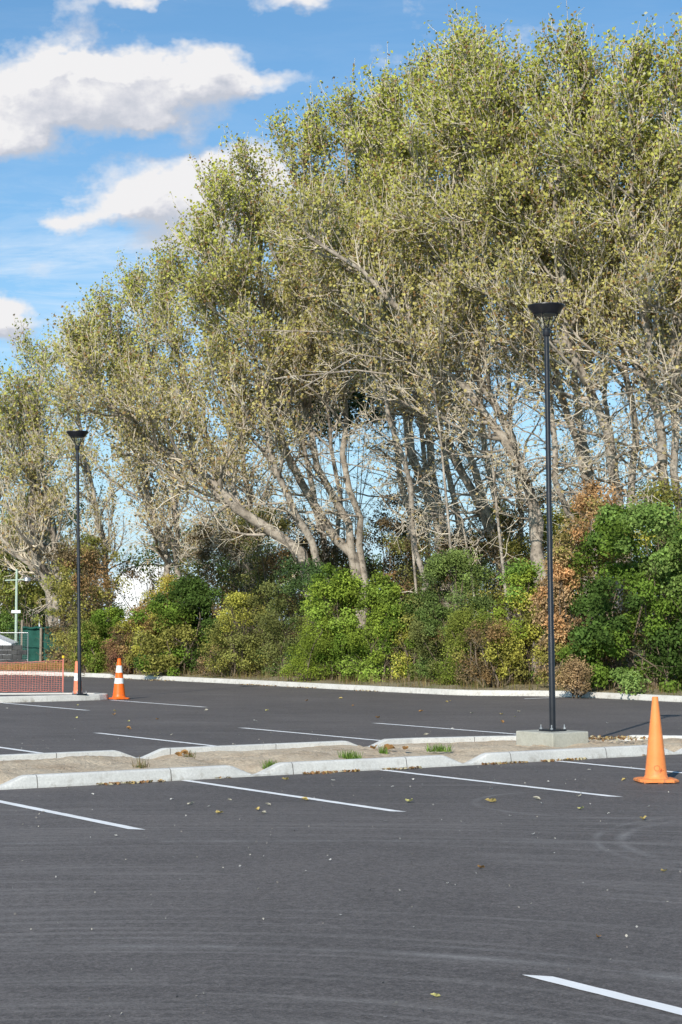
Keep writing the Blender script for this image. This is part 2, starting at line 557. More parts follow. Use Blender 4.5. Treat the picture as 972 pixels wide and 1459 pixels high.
# sandy soil in the long island
from mathutils import noise as mnoise
vs, fs = [], []
U = np.arange(-6, 18.6, 0.07)
K = 40
for u in U:
    v0, v1 = VN + 0.14, vfar(u) - 0.14
    hn, hf = notch_h(u, NEAR_NOTCH), notch_h(u, FAR_NOTCH)
    for k in range(K + 1):
        t = k / K
        v = v0 + (v1 - v0) * t
        edge = (hn - 0.045) * (1 - t) + (hf * 0.55 - 0.01) * t
        mid = math.sin(math.pi * t)
        nz = mnoise.noise(Vector((u * 0.9, v * 0.9, 1.0))) * 0.07 + mnoise.noise(Vector((u * 4, v * 4, 4.0))) * 0.025 + mnoise.noise(Vector((u * 14, v * 14, 4.0))) * 0.022
        z = edge * (1 - mid * 0.8) + (0.095 + nz) * mid * 0.8 + nz * 0.45
        vs.append((u, v, max(z, 0.006)))
for i in range(len(U) - 1):
    for k in range(K):
        q = i * (K + 1) + k
        fs.append((q, q + K + 1, q + K + 2, q + 1))
o = lot(mesh_obj('island_soil', vs, fs, M['soil'], smooth=True))
tag(o, kind='structure')

# left island nose, with dark fill
nose = smooth_line([(-10, 37.3), (6, 37.3), (15, 37.25), (17.6, 37.3), (18.4, 37.55), (18.6, 38.1), (18.2, 38.7), (16.8, 39.4), (14.5, 40.6), (8, 43.2), (-10, 50)], 0.35)
kerb_sweep('left_island_kerb', nose, lambda a, b_: 0.13, width=0.3, side=1, mat=M['kerb_plain'])
vs = [(a, b_, 0.10) for a, b_ in smooth_line([(-10, 37.5), (6, 37.5), (15, 37.45), (17.5, 37.5), (18.25, 37.7), (18.35, 38.1), (18.0, 38.55), (16.7, 39.2), (14.4, 40.4), (8, 43.0), (-10, 49.8)], 0.35)]
o = lot(mesh_obj('left_island_surface', vs, [tuple(range(len(vs)))], M['asphalt']))
tag(o, kind='structure')
# path behind the mesh fence at the left
p0, p1, p2, p3 = (-30, 63.5, 0.2), (-12.2, 64.5, 0.2), (-12.9, 100, 0.2), (-30, 100, 0.2)
o = tag(mesh_obj('path', [p0, p1, p2, p3], [(0, 1, 2, 3)], M['path']), kind='structure')


# bay lines
def bay_line(u0, v0, u1, v1, w=0.1):
    d = Vector((u1 - u0, v1 - v0)); L = d.length; d.normalize(); nn = Vector((-d.y, d.x))
    vs, fs = [], []
    k = max(2, int(L / 0.12))
    rr = random.Random(int(u0 * 100 + v0))
    for i in range(k + 1):
        p = Vector((u0, v0)) + d * L * i / k
        for s in (-1, 1):
            e = w / 2 * s + rr.uniform(-0.004, 0.004)
            sk = 0.06 * s if i == 0 else 0
            vs.append((p.x + nn.x * e + d.x * sk, p.y + nn.y * e + d.y * sk, 0.004))
    for i in range(k):
        fs.append((2 * i, 2 * i + 1, 2 * i + 3, 2 * i + 2))
    o = lot(mesh_obj('bay_line', vs, fs, M['line']))
    tag(o, kind='structure')


for u in (-0.95, 1.65, 4.25, 6.85, 9.45, 12.03, 14.62): bay_line(u, 13.4, u, 17.38)
for u in (2.1, 4.7, 7.3, 9.9, 12.5, 15.1, 17.75): bay_line(u, 25.85, u, vfar(u) + 0.04)
for u in (2.98, 5.58, 8.18, 10.78): bay_line(u, 6.78, u, 2.0)
for u in (10.5, 13.1, 15.7, 18.35): bay_line(u, 32.9, u, 37.25)
bay_line(26.6, 32.7, 28.1, 32.9, 0.12)


# ------------------------------------------------------------------ lamps
def make_lamp(loc, H, label, plinth):
    root = empty('street_lamp', loc, 0, label, 'lamp post', 'black car park lamps')
    zt = H
    MB().lathe([(0.042, 0.015), (0.042, 1.25), (0.037, 1.27), (0.034, zt - 0.40)], 24).build('pole', M['black_metal'], root, True)
    MB().lathe([(0.046, zt - 0.42), (0.052, zt - 0.41), (0.052, zt - 0.34), (0.06, zt - 0.335), (0.06, zt - 0.325), (0.044, zt - 0.315)], 24).build('collar', M['black_metal'], root, True)
    hd = MB().lathe([(0.165, zt - 0.125), (0.245, zt - 0.022), (0.25, zt - 0.012), (0.247, zt), (0.12, zt + 0.012), (0.02, zt + 0.018)], 40).build('lamp_head', M['black_metal'], root, True)
    MB().lathe([(0.150, zt - 0.133), (0.150, zt - 0.126)], 32).build('light_panel', M['led'], root, True)
    MB().lathe([(0.042, zt - 0.314), (0.156, zt - 0.152)], 32, caps=False).build('glass_cone', M['glass'], root, True)
    for k in range(4):
        a = math.pi / 4 + k * math.pi / 2 + 0.35
        MB().bar((0.045 * math.cos(a), 0.045 * math.sin(a), zt - 0.33), (0.170 * math.cos(a), 0.170 * math.sin(a), zt - 0.118), 0.009).build('strut', M['black_metal'], root, True)
    bp = MB().box((0, 0, 0.012), (0.26, 0.26, 0.024), ANG).build('base_plate', M['black_metal'], root, bevel=0.003)
    for k in range(4):
        a = ANG + math.pi / 4 + k * math.pi / 2
        MB().lathe([(0.009, 0.0), (0.009, 0.085)], 10, (0.155 * math.cos(a), 0.155 * math.sin(a))).lathe([(0.019, 0.026), (0.019, 0.046)], 6, (0.155 * math.cos(a), 0.155 * math.sin(a))).build('bolt', M['steel'], root)
    if plinth:
        b_ = MB().box((-0.01, 0.0, -0.145), (0.62, 0.76, 0.288), ANG).build('plinth', M['plinth'], root, bevel=0.014)
    return root


lamp1 = make_lamp((2.81, 24.3, 0.27), 5.70, 'tall black lamp post on a square concrete plinth in the sandy island', True)
lamp1.rotation_euler = (0, -0.0085, 0)
lamp2 = make_lamp((-5.86, 41.0, 0.13), 5.93, 'black lamp post rising from the kerbed island nose beside an orange cone', False)
lamp2.rotation_euler = (0, -0.018, 0)


# ------------------------------------------------------------------ cones
def make_cone(loc, H, rb, rt, bw, mat, label, bands=(), rz=0.3, scribble=False):
    root = empty('traffic_cone', loc, rz, label, 'traffic cone')
    # octagonal foot plate
    vs, c = [], bw * 0.16
    h = bw / 2
    ring = [(h - c, -h), (h, -h + c), (h, h - c), (h - c, h), (-h + c, h), (-h, h - c), (-h, -h + c), (-h + c, -h)]
    t = 0.032
    vs = [(x, y, 0.012) for x, y in ring] + [(x, y, t) for x, y in ring] + [(x * 0.9, y * 0.9, t + 0.012) for x, y in ring]
    fs = [tuple(range(8))[::-1], tuple(range(16, 24))]
    for k in range(8):
        q = (k + 1) % 8
        fs += [(k, q, q + 8, k + 8), (k + 8, q + 8, q + 16, k + 16)]
    ft = mesh_obj('base', vs, fs, mat, root)
    for (x, y) in ((h * .7, h * .7), (-h * .7, h * .7), (h * .7, -h * .7), (-h * .7, -h * .7), (0, -h * .8), (0, h * .8)):
        mb = MB().box((x, y, 0.006), (0.05, 0.05, 0.012)); mb.build('foot', mat, ft)
    z0 = t + 0.008

    def rad(z): return rb + (rt - rb) * (z - z0) / (H - z0)
    prof = [(rb * 1.16, z0), (rb * 1.06, z0 + 0.012), (rad(z0 + 0.04), z0 + 0.04)]
    for k in range(1, 16):
        z = z0 + 0.04 + (H - z0 - 0.045) * k / 15
        prof.append((rad(z), z))
    prof += [(rt * 0.85, H), (rt * 0.6, H - 0.004), (rt * 0.55, H - 0.05)]
    MB().lathe(prof, 40).build('body', mat, root, True)
    for (a, b_) in bands:
        za, zb = z0 + (H - z0) * a, z0 + (H - z0) * b_
        MB().lathe([(rad(za) + 0.0005, za), (rad(za) + 0.003, za + 0.001), (rad(zb) + 0.003, zb - 0.001), (rad(zb) + 0.0005, zb)], 40, caps=False).build('reflective_band', M['reflective'], root, True)
    if scribble:
        pts = []
        for k in range(26):
            a = k / 25 * 2 * math.pi * 1.15
            pts.append((-0.02 + 0.030 * math.cos(a) * (1 + .1 * math.sin(3 * a)), 0.155 + 0.028 * math.sin(a)))
        s2 = [(0.002, 0.118), (0.014, 0.135), (0.028, 0.150), (0.034, 0.135), (0.018, 0.124), (0.040, 0.128), (0.056, 0.132)]
        s3 = [(0.022, 0.155), (0.018, 0.130), (0.014, 0.105)]
        mb = MB()
        a0 = -math.pi / 2 + 0.12 - rz
        for s in (pts, s2, s3):
            W3 = []
            for (sx, sz) in s:
                r = rad(sz) + 0.0015
                a = a0 + sx / r
                W3.append((r * math.cos(a), r * math.sin(a), sz))
            for p, q in zip(W3, W3[1:]): mb.bar(p, q, 0.0022, 5)
        mb.build('scribble', M['ink'], root)
    return root


make_cone((3.35, 19.5, 0.0), 0.905, 0.122, 0.031, 0.42, M['cone_old'], 'faded plain orange cone with a scribble near its foot, on the near asphalt', rz=0.08, scribble=True)
make_cone((-5.05, 41.6, 0.0), 0.93, 0.150, 0.040, 0.42, M['cone_new'], 'bright orange cone with two white reflective bands beside the kerb nose', ((0.36, 0.50), (0.64, 0.82)), 0.5)
c3 = make_cone((-6.05, 42.0, 0.10), 0.76, 0.10, 0.062, 0.24, M['cone_pink'], 'slim pinkish orange marker half hidden behind the far lamp post', ((0.38, 0.62),), 0.2)

# ------------------------------------------------------------------ orange barrier net
net = empty('barrier_net', (-7.02, 46.0, 0.0), 0, 'sagging orange plastic barrier netting strung along the kerb at the left', 'barrier fence')
mb = MB()
L, Hn = 6.0, 0.80
nx, nz = 90, 16


def netp(i, k):
    x = -L * i / nx
    top = Hn - 0.05 * math.sin(x * 1.1 + 3) ** 2
    z = 0.03 + (top - 0.03) * k / nz
    return (x, 0.05 * math.sin(x * 1.9 + z * 2), z + 0.008 * math.sin(i * 1.7 + k))


for i in range(nx + 1):
    for k in range(nz):
        mb.bar(netp(i, k), netp(i, k + 1), 0.0032, 4)
for k in range(nz + 1):
    for i in range(nx):
        mb.bar(netp(i, k), netp(i + 1, k), 0.007 if k in (0, nz) else 0.0032, 4)
mb.build('net', M['orange_net'], net)
for i, x in enumerate((0.02, -2.3, -4.6)):
    st = MB().bar((x, 0.03, 0), (x, 0.03, 0.86), 0.014, 6).build('stake', M['timber'] if i else M['orange_net'], net)
    MB().lathe([(0.03, 0.86), (0.034, 0.875), (0.034, 0.905), (0.022, 0.925)], 12, (x, 0.03)).build('safety_cap', M['yellow'], st)

# ------------------------------------------------------------------ green wrapped enclosure
enc = empty('screened_enclosure', (-13.35, 76.5, 0.18), 0, 'low enclosure wrapped in dark green shade cloth with timber posts', 'enclosure')
rr = random.Random(2)


def cloth(name, a, b_, h, parent, nx=26, nz=8, amp=0.05, sag=0.05):
    vs, fs = [], []
    ax, ay = a; bx, by = b_
    dx, dy = bx - ax, by - ay
    ln = math.hypot(dx, dy)
    nxx, nyy = dy / ln, -dx / ln
    for i in range(nx + 1):
        t = i / nx
        for k in range(nz + 1):
            w = k / nz
            off = amp * (math.sin(t * 23 + w * 3) * 0.5 + math.sin(t * 9 + 2) * 0.5 + (0.8 * math.sin(t * 5 * math.pi)) * (0.4 if abs(w - 0.55) < 0.1 else 0.1))
            z = h * w - (sag * abs(math.sin(t * math.pi * 3)) if k == nz else 0)
            vs.append((ax + dx * t + nxx * off, ay + dy * t + nyy * off, z))
    for i in range(nx):
        for k in range(nz):
            q = i * (nz + 1) + k
            fs.append((q, q + nz + 1, q + nz + 2, q + 1))
    return mesh_obj(name, vs, fs, M['green_mesh'], parent, True)


ex = 1.75
cloth('front_cloth', (0, 0), (ex, 0.1), 1.46, enc)
cloth('side_cloth', (-0.32, 1.2), (0, 0), 1.36, enc, 12)
vs = [(0, -0.02, 1.46), (ex, 0.08, 1.46), (ex, 0.12, 1.30), (0, 0.02, 1.30)]
mbx = MB()
for i in range(12):
    t = i / 12
    mbx.bar((ex * t, 0.08 * t - 0.05, 1.42 + 0.03 * math.sin(i * 1.9)), (ex * (t + 1 / 12), 0.08 * t - 0.04, 1.42 + 0.03 * math.sin(i * 1.9 + 1.9)), 0.05, 8)
mbx.build('rolled_hem', M['green_mesh'], enc, True)
for x, y, h in ((0.78, -0.09, 1.42), (-0.05, 0.12, 1.75)):
    MB().bar((x, y, 0), (x + 0.01, y, h), 0.055, 10).build('timber_post', M['timber'], enc, True)
for x, y, h in ((0.62, 0.5, 1.78), (1.45, 0.5, 2.0)):
    MB().bar((x, y, 0), (x, y, h), 0.028, 8).build('rear_post', M['white'], enc, True)

# wire gate panel in front
gp = empty('wire_fence_panel', (-13.3, 75.5, 0.18), 0, 'temporary wire fence panel with a grey steel frame left of the enclosure', 'fence panel')
fr = MB()
for a, b_ in (((0.35, 0, 0), (0.35, 0, 1.22)), ((0.35, 0, 1.22), (-2.6, 0, 1.22)), ((-2.6, 0, 0), (-2.6, 0, 1.22)), ((0.35, 0, 0.1), (-2.6, 0, 0.1))):
    fr.bar(a, b_, 0.02, 8)
fr.build('frame', M['steel'], gp, True)
wm = MB()
for i in range(40):
    x = 0.35 - 2.95 * i / 40
    wm.bar((x, 0, 0.1), (x, 0, 1.22), 0.0025, 4)
for i in range(12):
    z = 0.1 + 1.12 * i / 12
    wm.bar((0.35, 0, z), (-2.6, 0, z), 0.0025, 4)
wm.build('wire_mesh', M['steel'], gp)

# dark block wall with white ramp slab
wl = empty('retaining_wall', (-12.75, 73, 0.15), 0.12, 'low dark block retaining wall curving in from the left edge', 'wall')
for r_ in range(4):
    mb = MB()
    for i in range(9):
        mb.box((-0.38 * i - 0.19 * (r_ % 2) - 0.35 * 0, 0.03 * i * i * 0.3, 0.1 + 0.19 * r_), (0.37, 0.22, 0.18), 0)
    mb.build('block_course', M['dark_wall'], wl, bevel=0.012)
rp = empty('ramp_slab', (-14.95, 76, 0.15), 0, 'white sloping concrete slab above the dark wall at the left edge', 'slab')
vs = [(-2.5, -0.4, 0), (1.3, -0.4, 0), (1.3, 1.2, 0), (-2.5, 1.2, 0), (-2.5, -0.4, 1.42), (0.3, -0.4, 1.20), (1.3, -0.4, 0.80), (1.3, 1.2, 0.85), (0.3, 1.2, 1.27), (-2.5, 1.2, 1.5)]
mesh_obj('slab', vs, [(0, 1, 6, 5, 4), (4, 5, 8, 9), (5, 6, 7, 8), (1, 2, 7, 6), (2, 3, 9, 8, 7), (3, 0, 4, 9)], M['white'], rp)

# pale green pole with crossarm
up = empty('utility_pole', (G(25, 79), 79, 0.1), 0, 'pale green pole with a short crossarm and lamp behind the enclosure', 'utility pole')
MB().bar((0, 0, 0), (0, 0, 4.05), 0.07, 12, 0.05).build('pole', M['pale_green'], up, True)
MB().bar((-0.5, 0, 3.55), (0.45, 0, 3.6), 0.03, 8).build('crossarm', M['pale_green'], up, True)
MB().lathe([(0.05, 3.5), (0.17, 3.54), (0.14, 3.67), (0.05, 3.72)], 16, (0.45, 0)).build('lamp_head', M['steel'], up, True)
MB().box((0, -0.08, 2.2), (0.4, 0.05, 0.13)).build('sign_plate', M['white'], up, bevel=0.01)

# ------------------------------------------------------------------ buildings beyond
bd = empty('white_building', (G(214, 105), 105, 0.1), 0, 'white rounded roof building glimpsed through the twigs left of centre', 'building')
prof = []
wv = 2.0
vs, fs = [], []
for j, y in enumerate((0, 9)):
    vs.append((-wv, y, 0)); vs.append((wv, y, 0))
    vs_arc = [(wv * math.cos(math.pi * k / 14), y, 3.9 + 1.25 * math.sin(math.pi * k / 14)) for k in range(15)]
    vs += vs_arc
n1 = 17
fs.append((0, 1) + tuple(range(2, 17)))
fs.append(tuple(reversed([n1 + i for i in (0, 1) + tuple(range(2, 17))])))
fs.append((1, n1 + 1, n1 + 2, 2))
fs.append((0, 16, n1 + 16, n1))
wb = mesh_obj('wall', vs, fs, M['white'], bd)
vs, fs = [], []
for k in range(15):
    a = math.pi * k / 14
    for y in (-0.15, 9.15):
        for r_ in (1.012, 1.045):
            vs.append(((wv * r_) * math.cos(a), y, 3.9 + (1.25 * r_ + 0.02) * math.sin(a)))
for k in range(14):
    q = 4 * k
    fs += [(q, q + 2, q + 6, q + 4), (q + 1, q + 5, q + 7, q + 3), (q, q + 4, q + 5, q + 1), (q + 2, q + 3, q + 7, q + 6)]
mesh_obj('roof', vs, fs, M['white'], bd, True)
MB().box((0.5, -0.03, 1.4), (0.9, 0.05, 1.2)).build('window', M['roof'], bd)

hs = empty('white_house', (G(22, 120), 120, 0.1), 0.2, 'small white gabled house far behind the pale green pole', 'house')
vs = [(-3, 0, 0), (3, 0, 0), (3, 6, 0), (-3, 6, 0), (-3, 0, 2.6), (3, 0, 2.6), (3, 6, 2.6), (-3, 6, 2.6), (0, 0, 3.6), (0, 6, 3.6)]
mesh_obj('wall', vs, [(0, 1, 5, 8, 4), (1, 2, 6, 5), (2, 3, 7, 9, 6), (3, 0, 4, 7)], M['white'], hs)
vs = [(-3.3, -0.3, 2.52), (0, -0.3, 3.62), (3.3, -0.3, 2.52), (-3.3, 6.3, 2.52), (0, 6.3, 3.62), (3.3, 6.3, 2.52)]
vs += [(x, y, z + 0.1) for x, y, z in vs]
mesh_obj('roof', vs, [(0, 1, 4, 3), (1, 2, 5, 4), (6, 9, 10, 7), (7, 10, 11, 8), (0, 6, 7, 1), (1, 7, 8, 2), (0, 3, 9, 6), (2, 8, 11, 5), (3, 4, 10, 9), (4, 5, 11, 10)], M['roof'], hs)
for x in (-1.4, 1.4):
    MB().box((x, -0.03, 1.4), (0.9, 0.06, 0.9)).build('window', M['roof'], hs)


# ------------------------------------------------------------------ vegetation toolkit
def norm(a):
    return a / (np.linalg.norm(a, axis=-1, keepdims=True) + 1e-9)


def sample_poly(P, R, idx, t):
    """P (K,N,3); pick curve idx at parameter t in 0..1"""
    Nn = P.shape[1]
    s = np.clip(t, 0, 0.9999) * (Nn - 1)
    i = s.astype(int)
    f = (s - i)[:, None]
    a, b_ = P[idx, i], P[idx, i + 1]
    ra, rb_ = R[idx, i], R[idx, i + 1]
    return a * (1 - f) + b_ * f, norm(b_ - a), ra * (1 - f[:, 0]) + rb_ * f[:, 0]


def spawn(rng, P, R, n, t0, t1, ang, L, Lvar, rfac, rmin, npts, wig, up, bias=(0, 0, 0), tpow=1.0, tipshort=0.6):
    K = P.shape[0]
    idx = np.repeat(np.arange(K), n)
    t = (np.tile(np.arange(n), K) + rng.random(K * n)) / n
    t = t0 + (t1 - t0) * t ** tpow
    pos, tan, r = sample_poly(P, R, idx, t)
    rnd = norm(rng.normal(size=pos.shape))
    perp = norm(rnd - (rnd * tan).sum(1, keepdims=True) * tan)
    a = np.radians(rng.uniform(ang[0], ang[1], len(t)))[:, None]
    d = norm(np.cos(a) * tan + np.sin(a) * perp + np.array(bias))
    plen = np.linalg.norm(np.diff(P, axis=1), axis=2).sum(1)[idx]
    tt = (t - t0) / max(t1 - t0, 1e-6)
    ln = (L * rng.uniform(1 - Lvar, 1 + Lvar, len(t))) * (1 - tipshort * tt)
    seg = ln / (npts - 1)
    pts = [pos]
    for k in range(npts - 1):
        d = norm(d + rng.normal(size=d.shape) * wig + np.array([0, 0, up]))
        pts.append(pts[-1] + d * seg[:, None])
    Q = np.stack(pts, 1)
    r0 = np.maximum(r * rfac, rmin)
    tp = np.linspace(1, 0.35, npts)[None, :]
    return Q, np.maximum(r0[:, None] * tp, rmin * 0.6)


def tubes(P, R, sides):
    K, Nn, _ = P.shape
    T = np.empty_like(P)
    T[:, 1:-1] = P[:, 2:] - P[:, :-2]
    T[:, 0] = P[:, 1] - P[:, 0]
    T[:, -1] = P[:, -1] - P[:, -2]
    T = norm(T)
    ref = np.where(np.abs(T[..., 2:3]) < 0.9, np.array([0, 0, 1.0]), np.array([1.0, 0, 0]))
    # one reference per curve to avoid twisting
    ref = np.repeat(ref[:, :1], Nn, 1)
    X = norm(np.cross(T, ref))
    Y = np.cross(T, X)
    a = np.arange(sides) * 2 * math.pi / sides
    V = P[:, :, None, :] + R[:, :, None, None] * (np.cos(a)[None, None, :, None] * X[:, :, None, :] + np.sin(a)[None, None, :, None] * Y[:, :, None, :])
    base = (np.arange(K) * Nn * sides)[:, None, None]
    i = np.arange(Nn - 1)[None, :, None] * sides
    k = np.arange(sides)[None, None, :]
    k2 = (k + 1) % sides
    F = np.stack([base + i + k, base + i + k2, base + i + sides + k2, base + i + sides + k], -1)
    return V.reshape(-1, 3), F.reshape(-1, 4)


def join(parts):
    Vs, Fs, o = [], [], 0
    for V, F in parts:
        Vs.append(V); Fs.append(F + o); o += len(V)
    return np.concatenate(Vs), np.concatenate(Fs)


def leaf_quads(rng, C, size, normal_bias, svar=0.35, aspect=0.8):
    n = len(C)
    nrm = norm(rng.normal(size=(n, 3)) + normal_bias)
    t = norm(np.cross(nrm, rng.normal(size=(n, 3))))
    b_ = np.cross(nrm, t)
    s = size * rng.uniform(1 - svar, 1 + svar, (n, 1))
    # kite shaped, slightly folded blade
    a = C + t * s * 0.5
    c = C - t * s * 0.5
    off = nrm * s * 0.10
    b1 = C + b_ * s * 0.5 * aspect + off + t * s * 0.08
    b2 = C - b_ * s * 0.5 * aspect + off + t * s * 0.08
    return np.stack([a, b1, c, b2], 1).reshape(-1, 3)


def stem_curve(pts, npts=14, rng=None, wob=0.0):
    P = [np.array(p, float) for p in pts]
    d = [0]
    for a, b_ in zip(P, P[1:]): d.append(d[-1] + np.linalg.norm(b_ - a))
    out = []
    for s in np.linspace(0, d[-1] * 0.99999, npts):
        i = max(0, min(len(P) - 2, int(np.searchsorted(d, s, side='right') - 1)))
        t = (s - d[i]) / (d[i + 1] - d[i])
        p0, p1, p2, p3 = P[max(i - 1, 0)], P[i], P[i + 1], P[min(i + 2, len(P) - 1)]
        out.append(0.5 * ((2 * p1) + (p2 - p0) * t + (2 * p0 - 5 * p1 + 4 * p2 - p3) * t * t + (-p0 + 3 * p1 - 3 * p2 + p3) * t ** 3))
    out = np.array(out)
    if rng is not None and wob:
        w = rng.normal(size=out.shape) * wob
        w[0] = 0
        w[:, 2] *= 0.3
        out += w
    return out


def grow_tree(name, stems, label, seed, lean=-0.25, crown_t=0.38, lat=18, sub=8, tw=7, leaves=11, leaf=0.092, latL=3.2, limbs=(), group=None,
              dens=1.0, gain=1.0, bark='bark', up=0.09, tint=(0.48, 0.495, 0.10), bare=1.0, cat='tree', base=None):
    """stems: list of (points, base radius)."""
    rng = np.random.default_rng(seed)
    b0 = np.array(stems[0][0][0]) if base is None else np.array(base)
    root = empty(name, (b0[0], b0[1], 0.0), 0, label, cat, group)
    org = np.array([b0[0], b0[1], 0.0])
    NP = 18
    P0, R0_ = [], []
    for pts, r in stems:
        c = stem_curve([np.array(p) - org for p in pts], NP, rng, 0.07)
        P0.append(c)
        R0_.append(r * np.linspace(1, 0.14, NP) ** 0.9)
    P0, R0_ = np.array(P0), np.array(R0_)
    K0 = len(P0)
    bi = (lean, -0.05, 0.12)
    P1, R1 = spawn(rng, P0, R0_, lat, crown_t, 0.97, (32, 68), latL, 0.35, 0.55, 0.022, 8, 0.16, up, bi, tipshort=0.62)
    Pb, Rb = spawn(rng, P0, R0_, int(12 * bare), 0.27, crown_t + 0.12, (45, 85), latL * 0.6, 0.5, 0.35, 0.016, 7, 0.24, 0.03, (lean, -0.05, 0.0), tipshort=0.0)
    if limbs:
        LP = np.array([stem_curve([np.array(p) - org for p in pts], 7, rng, 0.05) for pts, r in limbs])
        LR = np.array([r * np.linspace(1, 0.3, 7) for pts, r in limbs])
        Pb = np.concatenate([Pb, LP, LP]); Rb = np.concatenate([Rb, LR, LR * 0.9])
    P1t = np.concatenate([P1, P0[:, [10, 11, 12, 13, 14, 15, 16, 17]]])
    R1t = np.concatenate([R1, R0_[:, [10, 11, 12, 13, 14, 15, 16, 17]]])
    P2, R2 = spawn(rng, P1t, R1t, sub, 0.12, 1.0, (25, 60), latL * 0.42, 0.4, 0.55, 0.013, 6, 0.17, up * 1.7, (lean * 0.3, 0, 0.05), tipshort=0.45)
    P2b, R2b = spawn(rng, Pb, Rb, 7, 0.15, 1.0, (30, 80), latL * 0.28, 0.5, 0.5, 0.010, 5, 0.17, 0.04, tipshort=0.3)
    P3, R3 = spawn(rng, P2, R2, tw, 0.15, 1.0, (20, 60), latL * 0.19, 0.5, 0.62, 0.0105, 4, 0.16, up * 3.3, tipshort=0.2)
    Ps, Rs = spawn(rng, P1t[:, :], R1t, 4, 0.45, 1.0, (15, 50), 1.25, 0.45, 0.4, 0.010, 6, 0.07, 0.30, tipshort=0.0)
    keep = Ps[:, 0, 2] > P0[:, -1, 2].max() * 0.55
    Ps, Rs = Ps[keep], Rs[keep]
    P3b, R3b = spawn(rng, P2b, R2b, 4, 0.2, 1.0, (30, 80), latL * 0.15, 0.5, 0.5, 0.0095, 4, 0.2, 0.0, tipshort=0.2)
    wood = [tubes(P0, R0_, 10), tubes(P1, R1, 6), tubes(Pb, Rb, 5)]
    V, F = join(wood)
    quads_obj('trunk', V, M[bark], root, smooth=True, faces=F)
    V, F = join([tubes(Ps, Rs, 3), tubes(P2, R2, 4), tubes(P2b, R2b, 4), tubes(P3, R3, 3), tubes(P3b, R3b, 3)])
    quads_obj('twigs', V, M['twig'] if bark == 'bark' else M['stem'], root, smooth=True, faces=F)
    # leaves
    nl = max(1, int(leaves * dens))
    K3 = len(P3)
    idx = np.repeat(np.arange(K3), nl)
    t = rng.random(len(idx)) ** 0.7
    C, T, _ = sample_poly(P3, R3, idx, t)
    C = C + rng.normal(size=C.shape) * 0.10
    nb = max(0, int(len(P3b) * 1.5))
    ib = rng.integers(0, len(P3b), nb)
    Cb, _, _ = sample_poly(P3b, R3b, ib, rng.random(nb))
    js = np.repeat(np.arange(len(Ps)), 16)
    Cs, _, _ = sample_poly(Ps, Rs, js, 0.15 + 0.85 * rng.random(len(js)))
    nb = nb + len(js)
    C = np.concatenate([C, Cb + rng.normal(size=Cb.shape) * 0.05, Cs + rng.normal(size=Cs.shape) * 0.06])
    topz = P0[:, -1, 2].max()
    hq = np.clip((C[:, 2] / topz - 0.38) / 0.42, 0, 1)
    clump = np.concatenate([rng.random(K3)[idx], rng.random(nb)])
    kp = rng.random(len(C)) < (0.38 + 0.42 * hq)
    C, clump = C[kp], clump[kp][:, None]
    V = leaf_quads(rng, C, leaf, np.array([-0.45, -1.1, 0.65]))
    n = len(C)
    z = C[:, 2]
    top = P0[:, -1, 2].max()
    hf = np.clip((z - top * 0.35) / (top * 0.65), 0, 1)[:, None]
    base_c = np.array(tint) * gain
    low_c = np.array([0.52, 0.41, 0.20]) * gain
    col = low_c * (1 - hf) + base_c * hf
    col = col * (0.72 + 0.36 * clump) * rng.uniform(0.5, 1.35, (n, 1))
    pale = (rng.random((n, 1)) < 0.04)
    col = np.where(pale, np.array([0.56, 0.54, 0.34]), col)
    dry = (rng.random((n, 1)) < 0.10)
    col = np.where(dry, np.array([0.32, 0.20, 0.09]), col)
    quads_obj('crown', V, M['leaf'], root, cols=np.repeat(col, 4, 0))
    return root


def S(d, pts, r, dd=-2.5):
    """stem through measured positions; the stem comes dd metres nearer by its tip"""
    n = len(pts)
    out = []
    for i, (x, y) in enumerate(pts):
        if y < 420: y = y + 58 * (420 - y) / 420
        di = d + dd * i / (n - 1)
        p = W(x, y, di)
        if i == 0: p[2] = 0.0
        out.append(p)
    return (out, r)


GT = 'pale barked trees in the long belt behind the shrubs'
TN = 'tall_tree'
grow_tree(TN, [S(56.5, [(450, 966), (435, 802), (375, 750), (312, 697), (230, 640), (165, 585), (110, 500)], 0.23, -1.5),
               S(56.5, [(450, 966), (452, 800), (405, 700), (385, 640), (368, 540), (335, 420), (310, 300)], 0.15)],
          'pale tree with one trunk fallen low to the left over the shrubs', 1, crown_t=0.44, latL=3.1, lat=19, group=GT, bare=0.35)
grow_tree(TN, [S(58, [(515, 966), (512, 812), (480, 770), (430, 690), (405, 620), (385, 500), (370, 350), (375, 230)], 0.19),
               S(58, [(515, 966), (506, 800), (495, 740), (450, 650), (430, 500), (435, 300), (430, 170)], 0.16),
               S(58, [(515, 966), (514, 800), (512, 740), (490, 650), (495, 500), (500, 300), (488, 130)], 0.14)],
          'three stemmed pale tree fanning out of one base left of centre', 2, crown_t=0.44, latL=3.0, group=GT, bare=0.55)
grow_tree(TN, [S(53, [(592, 960), (597, 850), (590, 760), (582, 690), (555, 600), (545, 450), (560, 250), (570, 120)], 0.10)],
          'slender white stemmed tree rising from the bright green shrubs at centre', 3, crown_t=0.5, latL=2.4, group=GT)
grow_tree(TN, [S(59, [(650, 960), (628, 790), (612, 720), (582, 620), (560, 500), (545, 380), (530, 200), (525, 120)], 0.20),
               S(59, [(650, 960), (642, 790), (605, 600), (590, 430), (590, 250), (600, 80)], 0.18),
               S(59, [(650, 960), (655, 800), (640, 700), (625, 560), (640, 400), (650, 200), (655, 60)], 0.13)],
          'multi stemmed tree with tangled grey stems in the middle of the belt', 4, crown_t=0.44, latL=3.1, group=GT)
